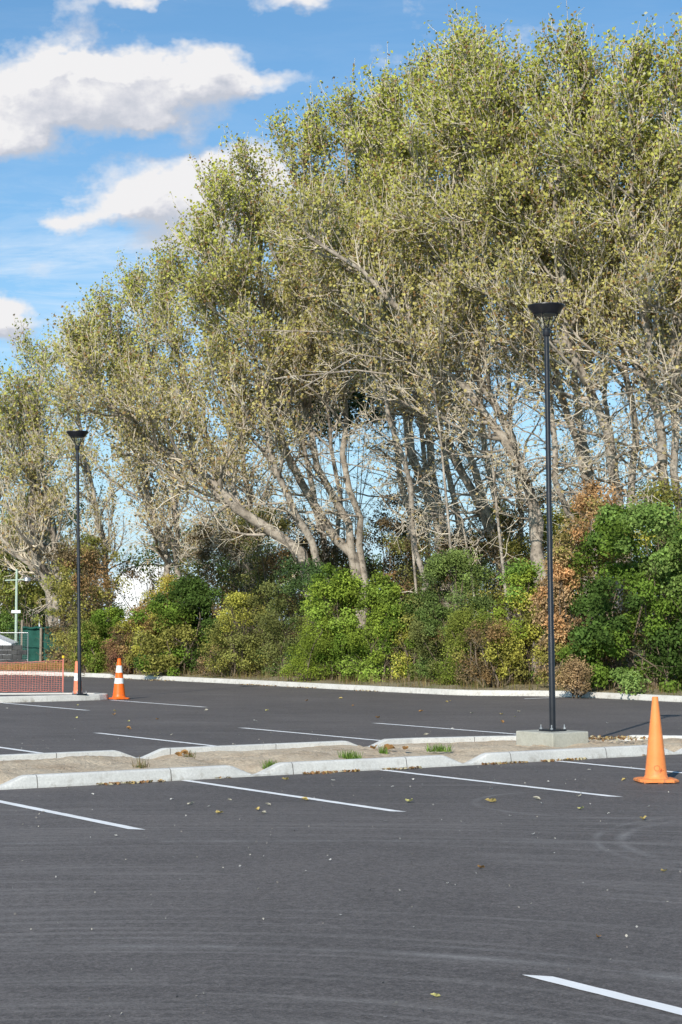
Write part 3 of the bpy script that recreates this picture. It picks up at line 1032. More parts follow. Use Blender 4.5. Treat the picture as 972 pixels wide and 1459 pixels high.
grow_tree(TN, [S(55, [(735, 960), (722, 830), (700, 750), (672, 700), (640, 640), (600, 560), (555, 500), (500, 420), (460, 330)], 0.19),
               S(55, [(735, 960), (728, 830), (692, 720), (664, 620), (655, 480), (660, 300), (670, 50)], 0.16)],
          'tree with a scarred thick trunk just left of the near lamp post', 5, crown_t=0.48, latL=3.0, group=GT,
          limbs=[S(54, [(690, 740), (650, 715), (600, 700), (540, 670), (470, 655)], 0.05, -1.5),
                 S(54, [(600, 560), (560, 470), (500, 465), (420, 480), (340, 470)], 0.05, -1.5)])
grow_tree(TN, [S(51, [(768, 965), (765, 760), (742, 660), (702, 600), (660, 550), (620, 515), (575, 450), (520, 390), (430, 320)], 0.20, -3),
               S(51, [(768, 965), (768, 760), (742, 665), (705, 570), (675, 520), (645, 400), (650, 230), (690, 70)], 0.17)],
          'big tree whose trunk arches far left behind the near lamp post', 6, crown_t=0.46, latL=3.2, group=GT,
          limbs=[S(50, [(725, 640), (690, 555), (620, 545), (545, 530), (450, 528), (390, 540)], 0.055, -1.5),
                 S(49, [(660, 555), (610, 510), (540, 500), (480, 520), (420, 560)], 0.05, -1.5)])
grow_tree(TN, [S(50, [(850, 975), (843, 710), (820, 620), (800, 560), (780, 420), (760, 250), (735, 75)], 0.15),
               S(50, [(850, 975), (830, 760), (795, 700), (785, 560), (770, 400), (720, 250), (700, 60)], 0.12)],
          'slim grey tree just right of the near lamp post', 7, crown_t=0.46, latL=3.0, group=GT)
grow_tree(TN, [S(49, [(888, 975), (878, 700), (862, 610), (835, 545), (808, 490), (795, 380), (800, 220), (830, 70)], 0.19),
               S(49, [(888, 975), (900, 690), (905, 600), (880, 480), (868, 300), (858, 60)], 0.14)],
          'forked grey tree above the russet topped shrub', 8, crown_t=0.46, latL=3.1, group=GT)
grow_tree(TN, [S(48, [(955, 975), (950, 720), (938, 600), (922, 480), (905, 370), (900, 200), (900, 60)], 0.18),
               S(48, [(955, 975), (966, 720), (960, 560), (965, 400), (945, 200), (945, 50)], 0.14)],
          'upright pale trunked tree at the right edge of the belt', 9, crown_t=0.44, latL=3.1, group=GT)
grow_tree(TN, [S(48, [(1035, 975), (1030, 700), (1010, 560), (1010, 400), (1000, 200), (1000, 40)], 0.2)],
          'tree standing at the right edge, mostly outside the picture', 10, crown_t=0.4, latL=3.4, group=GT)
grow_tree(TN, [S(67, [(345, 955), (352, 820), (332, 740), (300, 640), (262, 540), (240, 440), (238, 385)], 0.17),
               S(67, [(345, 955), (360, 820), (350, 700), (330, 560), (305, 430), (292, 335)], 0.15)],
          'dense low crowned tree right of the white building', 11, crown_t=0.2, latL=3.3, lat=21, group=GT, bare=1.4)
grow_tree(TN, [S(71, [(250, 950), (235, 800), (200, 660), (170, 560), (160, 480), (155, 440)], 0.17),
               S(71, [(250, 950), (255, 800), (240, 640), (215, 520), (200, 415)], 0.14)],
          'bushy tree with twiggy crown above the white building', 12, crown_t=0.26, latL=3.3, lat=20, group=GT, bare=0.6)
grow_tree(TN, [S(76, [(160, 945), (150, 800), (128, 690), (110, 590), (104, 550), (112, 485)], 0.15)],
          'thin leaved tree rising behind the far lamp post', 13, crown_t=0.2, latL=3.2, lat=20, group=GT, dens=0.8, bare=1.2)
grow_tree(TN, [S(82, [(88, 935), (76, 880), (66, 820), (50, 780), (46, 690), (50, 600), (60, 520)], 0.30),
               S(82, [(88, 935), (80, 880), (82, 820), (70, 740), (60, 660), (25, 590)], 0.2)],
          'sparse pale tree behind the green enclosure with a leaning white trunk', 14, crown_t=0.24, lat=20, latL=3.6, group=GT, leaves=5, leaf=0.12, bare=0.4)
grow_tree(TN, [S(88, [(-25, 930), (-20, 800), (-10, 720), (-5, 650), (6, 600)], 0.2)],
          'sparse tree at the left edge', 15, crown_t=0.2, latL=4.0, lat=22, group=GT, leaves=5, leaf=0.12)
# second line of the belt
back = [(560, 66, 150, 21, 'tree in the rear line between the slender stem and the tangled stems'),
        (690, 64, 120, 22, 'tree in the rear line seen left of the near lamp head'),
        (830, 60, 130, 23, 'tree in the rear line seen right of the near lamp head'),
        (980, 58, 110, 24, 'tree in the rear line at the right edge'),
        (430, 68, 300, 25, 'tree in the rear line above the fallen trunk')]
for px, d, ty, sd, lb in back:
    grow_tree(TN, [S(d, [(px + 45, 950), (px + 30, 780), (px + 5, 640), (px - 15, 480), (px - 25, (ty + 480) / 2), (px - 15, ty)], 0.16),
                   S(d, [(px + 45, 950), (px + 50, 780), (px + 40, 600), (px + 20, 450), (px + 15, (ty + 520) / 2), (px + 30, ty + 50)], 0.13)],
              lb, sd, crown_t=0.5, latL=3.3, group='rear line of pale trees', gain=0.9)


# ------------------------------------------------------------------ shrubs
def shrub(px, d, w, h, label, seed, tint, leaf=0.085, nclump=60, per=190, clump_r=0.32, dep=None, name='shrub', cat='shrub',
          tints=None, group=None, z0=0.1, stems=16, spiky=0.0, bias=0.9, stem_vis=True):
    rng = np.random.default_rng(seed)
    x = G(px, d)
    dep = dep or w * 0.8
    if d < 66: leaf, per = leaf * 0.8, int(per * 1.45)
    if name == 'understorey_bush': h = h * 1.13
    root = empty(name, (x, d, 0.1), 0, label, cat, group)
    # clumps over an uneven egg shaped volume, denser toward the outside
    a = rng.uniform(0, 2 * math.pi, nclump)
    cz = rng.random(nclump) ** 1.05
    rad = (rng.random(nclump) ** 0.35)
    prof = np.sqrt(np.clip(1 - (np.clip(cz - 0.35, 0, 1) / 0.68) ** 2, 0.02, 1)) * (0.92 + 0.08 * np.clip(cz / 0.3, 0, 1))
    lump = 1 + 0.22 * np.sin(a * 3 + seed) + 0.12 * np.sin(a * 7 + seed * 2 + cz * 5)
    C = np.stack([np.cos(a) * w / 2 * rad * prof * lump, np.sin(a) * dep / 2 * rad * prof * lump, z0 + cz * (h - clump_r * 0.6 - z0)], 1)
    cr = clump_r * rng.uniform(0.6, 1.35, nclump)
    ci = np.repeat(np.arange(nclump), per)
    dirs = norm(rng.normal(size=(len(ci), 3)) + np.array([0, 0, 0.25]))
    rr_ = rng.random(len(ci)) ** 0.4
    L = C[ci] + dirs * (cr[ci] * rr_)[:, None] * np.array([1, 1, 0.8]) * rng.uniform(0.75, 1.3, (len(ci), 1))
    if spiky:
        L[:, 2] += spiky * rng.random(len(ci)) ** 3
    L[:, 2] = np.maximum(L[:, 2], 0.03)
    V = leaf_quads(rng, L, leaf, dirs * bias + np.array([-0.15, -0.5, 0.4]), aspect=0.62)
    # colours: per clump tint, with inner shade painted in as darker leaf colour
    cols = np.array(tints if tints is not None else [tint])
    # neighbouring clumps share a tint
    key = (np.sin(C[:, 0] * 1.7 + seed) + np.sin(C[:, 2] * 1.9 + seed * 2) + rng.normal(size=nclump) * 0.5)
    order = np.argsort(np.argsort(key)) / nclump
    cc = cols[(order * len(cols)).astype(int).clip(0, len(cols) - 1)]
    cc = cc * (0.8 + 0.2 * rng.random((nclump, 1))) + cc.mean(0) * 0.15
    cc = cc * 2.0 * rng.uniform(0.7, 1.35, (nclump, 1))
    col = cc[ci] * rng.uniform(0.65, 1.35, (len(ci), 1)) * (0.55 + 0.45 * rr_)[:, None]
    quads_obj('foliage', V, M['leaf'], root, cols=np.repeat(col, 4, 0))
    # stems
    ns = stems
    ps, rs = [], []
    for i in range(ns):
        j = rng.integers(0, nclump)
        e = C[j]
        b_ = np.array([rng.uniform(-0.3, 0.3) * w * 0.6, rng.uniform(-0.3, 0.1) * dep, 0.0])
        m1 = b_ * 0.6 + e * 0.4 + rng.normal(size=3) * 0.15
        ps.append(stem_curve([b_, m1, e], 7, rng, 0.04))
        rs.append(np.linspace(0.028, 0.008, 7) * rng.uniform(0.6, 1.4))
    ps, rs = np.array(ps), np.array(rs)
    p2, r2 = spawn(rng, ps, rs, 7, 0.15, 1.0, (25, 70), h * 0.22, 0.5, 0.5, 0.006, 5, 0.2, 0.05)
    V, F = join([tubes(ps, rs, 5), tubes(p2, r2, 3)])
    quads_obj('stems', V, M['stem'], root, smooth=True, faces=F)
    return root


GREEN = (0.075, 0.115, 0.018); BRIGHT = (0.135, 0.175, 0.026); DARK = (0.036, 0.062, 0.015); OLIVE = (0.165, 0.155, 0.040)
YEL = (0.24, 0.23, 0.045); BROWN = (0.17, 0.105, 0.05); RUST = (0.215, 0.145, 0.08); DULL = (0.105, 0.110, 0.036); BLUEG = (0.085, 0.115, 0.036)
TAN = (0.23, 0.16, 0.08); MUD = (0.085, 0.062, 0.036)
GS = 'shrubs along the far kerb'
shrub(912, 43.3, 3.8, 4.5, 'big glossy dark green shrub at right behind the near cone', 101, DARK, 0.105, 125, 230, 0.33, 3.2,
      tints=[DARK, GREEN, GREEN, (0.10, 0.15, 0.038), (0.13, 0.18, 0.052)], group=GS)
shrub(1010, 42, 2.6, 4.2, 'dark green shrub cut off by the right edge', 102, DARK, 0.105, 80, 200, 0.33,
      tints=[DARK, GREEN, (0.11, 0.155, 0.04)], group=GS)
shrub(848, 45.3, 2.5, 5.25, 'russet and olive topped bush above the big dark shrub', 103, RUST, 0.085, 80, 160, 0.33,
      tints=[OLIVE, (0.17, 0.14, 0.05), RUST, (0.26, 0.15, 0.07)], group=GS)
shrub(795, 44.4, 1.0, 3.5, 'narrow dried rust brown bush behind the near lamp pole', 104, RUST, 0.075, 60, 170, 0.24,
      tints=[RUST, (0.30, 0.17, 0.08), TAN, OLIVE], group=GS)
shrub(822, 42.3, 0.8, 0.75, 'small dry tan shrub at the foot of the big dark one', 105, TAN, 0.06, 30, 150, 0.2,
      tints=[TAN, RUST, TAN], group=GS, spiky=0.2)
shrub(742, 46.5, 1.5, 3.2, 'leafy shrub with bright green top left of the lamp pole', 106, BRIGHT, 0.085, 60, 160, 0.28,
      tints=[(0.09, 0.15, 0.03), BRIGHT, YEL, OLIVE], group=GS)
shrub(700, 45.2, 1.5, 1.6, 'low brown twiggy brush with yellow leaves on top', 107, BROWN, 0.065, 50, 150, 0.24,
      tints=[MUD, BROWN, OLIVE, YEL], group=GS, spiky=0.3)
shrub(645, 48.2, 2.5, 3.55, 'tall rounded mid green shrub right of the white stem', 108, BLUEG, 0.065, 120, 240, 0.28,
      tints=[DULL, (0.09, 0.13, 0.035), BLUEG, (0.11, 0.145, 0.04)], group=GS)
shrub(665, 46.5, 1.5, 2.0, 'feathery olive green shrub in front of the tall rounded one', 109, OLIVE, 0.055, 60, 220, 0.26,
      tints=[(0.10, 0.13, 0.022), (0.12, 0.135, 0.028)], group=GS, spiky=0.2)
shrub(592, 48.5, 1.1, 2.5, 'small mixed shrub beneath the slender white stem', 110, OLIVE, 0.075, 45, 170, 0.25,
      tints=[DARK, OLIVE, GREEN, YEL], group=GS)
shrub(545, 49.3, 1.6, 3.0, 'bright yellow green shrub at the centre, right one of two', 111, BRIGHT, 0.08, 70, 190, 0.27,
      tints=[GREEN, BRIGHT, (0.14, 0.19, 0.034)], group=GS)
shrub(487, 50.6, 1.9, 3.35, 'taller bright green shrub at the centre, left one of two', 112, BRIGHT, 0.08, 90, 190, 0.28,
      tints=[GREEN, BRIGHT, (0.135, 0.185, 0.032)], group=GS)
shrub(452, 50.6, 1.5, 1.9, 'dome of soft moss green foliage near the kerb', 113, OLIVE, 0.05, 60, 220, 0.26,
      tints=[(0.12, 0.15, 0.022), (0.10, 0.13, 0.022)], group=GS)
shrub(425, 53.8, 2.3, 3.55, 'dull blue green shrub under the pale trunks', 114, BLUEG, 0.07, 90, 190, 0.3,
      tints=[DULL, BLUEG, (0.05, 0.085, 0.03)], group=GS)
shrub(345, 54.6, 2.1, 2.6, 'yellowish twiggy shrub with bare lower stems', 115, OLIVE, 0.07, 80, 150, 0.28,
      tints=[OLIVE, (0.16, 0.165, 0.045), DULL, YEL], group=GS)
shrub(264, 57.0, 2.6, 3.1, 'dark glossy bush with golden top beside the yellowish shrub', 116, DARK, 0.10, 100, 180, 0.32,
      tints=[DARK, DARK, GREEN, OLIVE], group=GS)
shrub(238, 59.0, 1.5, 3.25, 'golden tipped shrub in front of the white building', 117, YEL, 0.07, 55, 150, 0.28,
      tints=[OLIVE, YEL, (0.28, 0.20, 0.05)], group=GS)
shrub(205, 58.6, 1.3, 2.4, 'yellow olive shrub left of the dark glossy bush', 118, OLIVE, 0.07, 55, 150, 0.26,
      tints=[OLIVE, YEL, BROWN], group=GS)
shrub(176, 58.8, 1.0, 1.6, 'purplish brown dead bush behind the banded cone', 119, BROWN, 0.06, 45, 150, 0.22,
      tints=[(0.14, 0.07, 0.045), BROWN, MUD], group=GS)
shrub(158, 61.0, 1.5, 2.5, 'fresh green shrub behind the purplish dead bush', 120, BRIGHT, 0.08, 60, 170, 0.28,
      tints=[GREEN, BRIGHT, (0.11, 0.18, 0.03)], group=GS)
shrub(132, 60.6, 1.3, 1.7, 'low olive shrub right of the far lamp post', 121, OLIVE, 0.07, 50, 150, 0.25,
      tints=[OLIVE, (0.15, 0.16, 0.04), GREEN], group=GS)
shrub(116, 63.5, 0.75, 1.9, 'scrappy brown olive shrub left of the far lamp post', 122, OLIVE, 0.07, 45, 150, 0.26,
      tints=[BROWN, OLIVE, DULL], group=GS)
shrub(305, 55.8, 0.9, 1.0, 'small dry twiggy clump under the dark glossy bush', 123, TAN, 0.05, 25, 100, 0.2,
      tints=[TAN, MUD], group=GS, spiky=0.2)
# understorey between shrubs and trunks
GU = 'dull understorey bushes behind the kerb shrubs'
us_list = [(375, 62, 4.0, 5.0, [MUD, BROWN, DULL, OLIVE], 'brown brushy understorey under the fallen trunk'),
           (325, 66, 3.2, 5.4, [(0.04, 0.05, 0.025), DULL, MUD], 'dark evergreen bush under the left crowns'),
           (555, 60, 3.4, 4.6, [MUD, DULL, BROWN, (0.05, 0.05, 0.02)], 'dark brown brush behind the slender white stem'),
           (745, 54, 2.6, 5.0, [OLIVE, MUD, BROWN, OLIVE], 'olive brown thicket behind the near lamp pole'),
           (810, 52, 2.6, 4.6, [OLIVE, DULL, YEL], 'olive bush peeping over the rust bush'),
           (116, 70, 2.6, 4.2, [OLIVE, MUD, BROWN], 'twiggy olive bush left of the white building'),
           (230, 76, 3.0, 2.3, [MUD, OLIVE, BROWN], 'brown brush in front of the white building'),
           (115, 74, 3.2, 5.0, [OLIVE, (0.13, 0.14, 0.035), MUD], 'olive bush behind the far lamp post'),
           (950, 47, 3.0, 4.8, [OLIVE, DULL, YEL], 'olive bush above the dark shrub near the right edge'),
           (470, 62, 3.0, 4.2, [MUD, DULL, BROWN], 'shaded brush between the fanned trunks'),
           (560, 70, 3.0, 6.6, [MUD, BROWN, (0.06, 0.055, 0.03)], 'high dark thicket seen between the slender and tangled stems'),
           (795, 60, 2.8, 5.6, [MUD, OLIVE, BROWN], 'high olive brown thicket right of the near lamp pole'),
           (400, 70, 3.0, 5.6, [MUD, BROWN, MUD], 'tall brown thicket left of the three stemmed tree'),
           (600, 68, 2.6, 5.4, [MUD, BROWN, DULL], 'tall brown thicket behind the centre trunks'),
           (700, 62, 2.6, 5.2, [MUD, OLIVE, BROWN], 'tall olive thicket behind the arched trunk'),
           (650, 58, 3.0, 4.2, [MUD, BROWN, DULL], 'shaded brush behind the tangled stems')]
for i, (px, d, w, h, tn, lb) in enumerate(us_list):
    shrub(px, d, w, h, lb, 140 + i, tn[0], 0.09, 90, 130, 0.38, name='understorey_bush', cat='bush', tints=tn, group=GU, stems=26)
shrub(222, 88, 4.6, 5.6, 'thin leaved twiggy bush directly in front of the white building', 170, OLIVE, 0.10, 70, 60, 0.42, name='understorey_bush', cat='bush',
      tints=[OLIVE, MUD, BROWN, DULL], group=GU, stems=34)
# left background: leafy low tree, dark hedge, far trees
shrub(55, 86, 4.6, 8.2, 'leafy olive green tree low behind the pale pole', 160, OLIVE, 0.12, 150, 160, 0.55, name='low_tree', cat='tree',
      tints=[OLIVE, (0.17, 0.18, 0.04), (0.13, 0.15, 0.035), DULL], z0=2.6)
shrub(5, 96, 5.5, 7.0, 'dark green tree mass at the left edge', 161, DARK, 0.14, 120, 170, 0.6, name='dark_tree', cat='tree',
      tints=[DARK, (0.022, 0.042, 0.014), GREEN])
shrub(55, 98, 4.0, 3.6, 'dark hedge bush behind the green enclosure', 162, DARK, 0.12, 90, 170, 0.5, tints=[DARK, (0.022, 0.042, 0.014), GREEN])
shrub(18, 93, 2.6, 2.4, 'mid green bush left of the pale green pole', 163, GREEN, 0.11, 60, 170, 0.4, tints=[GREEN, (0.10, 0.15, 0.04)])
shrub(110, 96, 4.0, 4.2, 'shadowed bush between the enclosure and the far lamp post', 164, DARK, 0.12, 90, 150, 0.5, tints=[DARK, MUD, DULL])
for i, (px, d, w, h) in enumerate([(300, 100, 9, 7.5), (420, 110, 9, 6.6), (540, 112, 9, 6.0), (700, 112, 10, 6.4), (840, 105, 9, 7.0), (980, 100, 9, 7.5)]):
    shrub(px, d, w, h, ['dark distant tree beyond the fallen trunk', 'distant tree seen between the fanned trunks', 'distant low tree behind the centre gap',
                       'distant tree behind the scarred trunk', 'distant tree right of the near lamp pole', 'distant tree at the right edge'][i],
          180 + i, DULL, 0.2, 110, 90, 1.0, name='distant_tree', cat='tree', tints=[DARK, (0.05, 0.07, 0.03), DULL], group='distant trees beyond the belt')
# dark conifer mass seen through the crowns (needle leaved)
shrub(480, 72, 3.4, 13.6, 'dark needle leaved conifer showing through the pale crowns', 190, DARK, 0.16, 90, 120, 0.7, name='conifer', cat='tree',
      tints=[(0.04, 0.06, 0.025), (0.055, 0.08, 0.03)], z0=9.3, stems=10)


# ------------------------------------------------------------------ ground cover and litter
def blades(name, pts, hgt, wid, cols, seed, mat='leaf', lean=0.5):
    rng = np.random.default_rng(seed)
    n = len(pts)
    a = rng.uniform(0, 2 * math.pi, n)
    d = np.stack([np.cos(a), np.sin(a), np.zeros(n)], 1)
    h = hgt * rng.uniform(0.4, 1.25, (n, 1))
    side = np.stack([-d[:, 1], d[:, 0], np.zeros(n)], 1) * wid
    le = d * h * lean * rng.uniform(0.1, 1, (n, 1))
    up = np.array([0, 0, 1.0])
    V = np.stack([pts - side, pts + side, pts + side * 0.2 + le + up * h, pts - side * 0.2 + le + up * h], 1).reshape(-1, 3)
    c = np.array(cols)[rng.integers(0, len(cols), n)] * rng.uniform(0.7, 1.3, (n, 1))
    return quads_obj(name, V, M[mat], cols=np.repeat(c, 4, 0))


rng = np.random.default_rng(77)
fl = np.array(farl)
sel = rng.integers(20, len(fl) - 30, 26000)
tt = rng.random((26000, 1))
pp = fl[sel] * (1 - tt) + fl[np.minimum(sel + 1, len(fl) - 1)] * tt
tg = fl[np.minimum(sel + 1, len(fl) - 1)] - fl[sel]
nn = np.stack([tg[:, 1], -tg[:, 0]], 1); nn /= np.linalg.norm(nn, axis=1, keepdims=True)
pp = pp + nn * (0.25 + 2.6 * rng.random((26000, 1)) ** 0.8)
X, Y = CU * pp[:, 0] - SU * pp[:, 1], SU * pp[:, 0] + CU * pp[:, 1]
keep = (rng.random(26000) < 0.35 + 0.65 * (np.sin(X * 2.1) * np.sin(Y * 1.7) > -0.1))
P_ = np.stack([X, Y, np.full_like(X, 0.12)], 1)[keep]
o = blades('dry_grass', P_, 0.26, 0.007, [TAN, (0.34, 0.27, 0.14), OLIVE, (0.28, 0.2, 0.09), (0.12, 0.14, 0.04)], 5)
tag(o, 'dry straw coloured grass along the foot of the far shrubs', 'grass', kind='stuff')
n_ = 9000
Q = np.stack([np.clip(rng.normal(size=n_) * 0.55 - 10.5, -11.9, -9.4), 64.2 + rng.normal(size=n_) * 0.6, np.full(n_, 0.16)], 1)
Q[:, 2] += 0.03 * np.exp(-((Q[:, 0] + 10.5) / 0.9) ** 2)
o = blades('straw_grass_mound', Q, 0.16, 0.010, [(0.50, 0.33, 0.10), (0.42, 0.27, 0.09), (0.35, 0.28, 0.1)], 6)
tag(o, 'golden straw grass heap behind the orange netting', 'grass', kind='stuff')

# weeds on the island, each a plant of its own
weeds = [(10.75, 17.72, 'bright green weed tuft in the gap of the near kerb', 0.10, 170, 0.26),
         (11.9, 17.85, 'grass tuft behind the middle near kerb', 0.11, 200, 0.34),
         (13.75, 18.6, 'wide low grass patch in the sand right of centre', 0.09, 150, 0.42),
         (12.9, 18.6, 'small grass sprig beside the dead leaves', 0.09, 60, 0.14),
         (9.3, 18.1, 'wispy brownish weed on the left sand', 0.12, 45, 0.25),
         (10.5, 19.2, 'dry weed next to the back kerb notch', 0.09, 50, 0.18)]
for i, (u, v, lb, h, nb, sp) in enumerate(weeds):
    x, y = uv2xy(u, v)
    r_ = np.random.default_rng(300 + i)
    pts = np.stack([np.clip(r_.normal(size=nb), -1.8, 1.8) * sp * 0.2, np.clip(r_.normal(size=nb), -1.8, 1.8) * sp * 0.13, np.zeros(nb)], 1)
    cl = [(0.16, 0.27, 0.05), (0.22, 0.33, 0.07), (0.12, 0.2, 0.04)] if i < 4 else [(0.25, 0.17, 0.08), (0.2, 0.2, 0.07)]
    o = blades('weed_tuft', pts, h, 0.006, cl, 310 + i, lean=0.9)
    o.location = (x, y, 0.08 if i else 0.03)
    tag(o, lb, 'weed', 'weeds on the sandy island')


# fallen leaves on the asphalt
def leaf_mesh(name, sx, sy, curl, colr):
    vs, fs = [(0, 0, 0.004)], []
    k = 9
    for i in range(k):
        a = 2 * math.pi * i / k
        r = 1.0 + 0.25 * math.cos(a * 5)
        vs.append((sx * math.cos(a) * r * (1.2 if i == 0 else 1), sy * math.sin(a) * r, 0.006 + curl * abs(math.sin(a)) + 0.3 * curl * math.cos(2 * a + 1)))
    for i in range(k):
        fs.append((0, 1 + i, 1 + (i + 1) % k))
    me = bpy.data.meshes.new(name)
    me.from_pydata(vs, [], fs)
    a = me.color_attributes.new('col', 'FLOAT_COLOR', 'POINT')
    for e in a.data: e.color = (*colr, 1)
    me.materials.append(M['dry_leaf'])
    return me


lm = [leaf_mesh('leaf_a', 0.040, 0.028, 0.030, (0.55, 0.42, 0.16)), leaf_mesh('leaf_b', 0.034, 0.030, 0.022, (0.50, 0.46, 0.36)),
      leaf_mesh('leaf_c', 0.044, 0.030, 0.035, (0.36, 0.20, 0.08)), leaf_mesh('leaf_d', 0.032, 0.024, 0.024, (0.60, 0.55, 0.22)),
      leaf_mesh('leaf_e', 0.028, 0.020, 0.016, (0.58, 0.56, 0.52))]
r_ = random.Random(9)


def put_leaf(x, y, z, s=1.0, label='small dry leaf lying loose on the near asphalt', group='loose dry leaves on the near asphalt', k=None):
    o = bpy.data.objects.new('fallen_leaf', lm[r_.randrange(5) if k is None else k])
    COL.objects.link(o)
    o.location = (x, y, z)
    o.rotation_euler = (r_.uniform(-0.3, 0.3), r_.uniform(-0.3, 0.3), r_.uniform(0, 6.28))
    o.scale = (s, s, s)
    tag(o, label, 'leaf', group)


def on_ground(px, py, z=0.0):
    x, y, zz = ray(px, py)
    t = (CH - z) / -zz
    return x * t, y * t


near_leaves = [(583, 1144, 1.8, 3), (621, 1422, 0.8, 3), (700, 1144, 1.6, 0), (765, 1140, 1.4, 1), (825, 1136, 1.1, 1), (828, 1154, 1.3, 3),
               (890, 1112, 1.0, 0), (917, 1169, 1.3, 0), (852, 1337, 0.6, 2), (312, 1160, 1.1, 0), (367, 1155, 1.0, 0), (376, 1160, 1.1, 1), (382, 1148, 1.1, 1),
               (435, 1141, 1.1, 0), (407, 1112, 1.2, 0), (327, 1141, 0.9, 1), (272, 1147, 1.2, 1), (245, 1140, 0.9, 4), (298, 1150, 0.8, 4), (685, 1238, 0.8, 2),
               (946, 1243, 0.8, 0), (475, 1113, 1.0, 4), (588, 1112, 1.1, 4), (772, 1146, 0.9, 4), (727, 1164, 0.8, 4), (132, 1133, 0.9, 4), (470, 1227, 0.8, 4),
               (165, 1192, 0.8, 4), (62, 1158, 0.8, 4), (726, 1080, 0.9, 4), (840, 1098, 1.0, 4), (781, 1115, 0.9, 4), (700, 1125, 0.9, 4), (638, 1260, 0.6, 4),
               (760, 1190, 0.9, 4), (560, 1122, 0.8, 4), (868, 1160, 0.7, 4), (925, 1150, 0.7, 4)]
for px, py, s, k in near_leaves:
    x, y = on_ground(px, py)
    put_leaf(x, y, 0.004, s * 0.75, k=k)
for i in range(40):
    u, v = r_.uniform(9, 25), r_.uniform(22.5, 36)
    x, y = uv2xy(u, v)
    put_leaf(x, y, 0.004, r_.uniform(0.6, 1.1), 'small dry leaf lying on the asphalt beyond the island', 'loose dry leaves beyond the island')
for (u, v, s) in ((13.1, 18.8, 2.2), (13.2, 18.9, 2.0), (13.0, 18.95, 1.9), (13.3, 18.7, 1.6), (10.5, 19.4, 1.9), (10.6, 19.5, 1.7), (10.4, 19.3, 1.6)):
    x, y = uv2xy(u, v)
    put_leaf(x, y, 0.11, s * 0.8, 'curled brown leaf lying in the island sand', 'brown leaves on the island sand', k=2)

# gutter litter: uncountable crumbs of leaf
n_ = 1500
uu = rng.uniform(5, 18.5, n_)
kk = (np.sin(uu * 2.3) + np.sin(uu * 5.1 + 1)) > 0.15
vv = VN - 0.02 - np.abs(rng.normal(size=n_)) * 0.05
P_ = np.stack([CU * uu - SU * vv, SU * uu + CU * vv, np.full(n_, 0.012)], 1)[kk]
fi = rng.integers(60, len(fl) - 40, 2600)
pf = fl[fi] + rng.random((2600, 1)) * (fl[fi + 1] - fl[fi])
pf[:, 0] -= np.abs(rng.normal(size=2600)) * 0.18 + 0.03
kf = (np.sin(pf[:, 1] * 0.9) + np.sin(pf[:, 1] * 2.3)) > 0.2
P2_ = np.stack([CU * pf[:, 0] - SU * pf[:, 1], SU * pf[:, 0] + CU * pf[:, 1], np.full(2600, 0.014)], 1)[kf]
px_ = np.stack([rng.normal(size=260) * 0.3 + 3.6, rng.normal(size=260) * 0.22 + 24.7, np.full(260, 0.15)], 1)
C = np.concatenate([P_, P2_, px_])
V = leaf_quads(rng, C, 0.042, np.array([0, 0, 1.6]))
V2 = V.copy()
cl = np.array([(0.42, 0.30, 0.13), (0.30, 0.17, 0.08), (0.52, 0.46, 0.30), (0.24, 0.13, 0.06)])[rng.integers(0, 4, len(C))]
o = quads_obj('leaf_litter', V2, M['dry_leaf'], cols=np.repeat(cl, 4, 0))
tag(o, 'crumbled brown leaf litter gathered in the gutters along the kerbs', 'leaf litter', kind='stuff')
# grit on the near asphalt
n_ = 1100
gx = rng.uniform(-6, 7, n_); gy = rng.uniform(7, 30, n_)
C = np.stack([gx, gy, np.full(n_, 0.006)], 1)
su = rng.uniform(4, 18, 900); sv = rng.uniform(VN + 0.2, VF - 0.35, 900)
Cs = np.stack([CU * su - SU * sv, SU * su + CU * sv, np.full(900, 0.095) + rng.normal(size=900) * 0.012], 1)
Cs = Cs[np.array([notch_h(a, NEAR_NOTCH) > 0.1 and notch_h(a, FAR_NOTCH) > 0.1 and b_ < vfar(a) - 0.3 for a, b_ in zip(su, sv)])]
C = np.concatenate([C, Cs])
V = leaf_quads(rng, C, 0.016, np.array([0, 0, 1.2]))
cl = np.array([(0.34, 0.33, 0.31), (0.24, 0.22, 0.2), (0.45, 0.42, 0.36)])[rng.integers(0, 3, len(C))]
o = quads_obj('grit', V, M['dry_leaf'], cols=np.repeat(cl, 4, 0))
tag(o, 'loose pale grit scattered over the asphalt', 'grit', kind='stuff')

# ------------------------------------------------------------------ light
SUN_AZ = math.atan2(-3.6, -10.4)           # where the sun stands (x, y)
SUN_EL = math.radians(30)
sdir = Vector((math.sin(SUN_AZ) * math.cos(SUN_EL), math.cos(SUN_AZ) * math.cos(SUN_EL), math.sin(SUN_EL)))
sl = bpy.data.lights.new('sun', 'SUN')
sl.energy = 5.0
sl.angle = math.radians(0.5)
sl.color = (1.0, 0.945, 0.86)
so = bpy.data.objects.new('sun', sl)
COL.objects.link(so)
so.rotation_euler = (-sdir).to_track_quat('-Z', 'Y').to_euler()

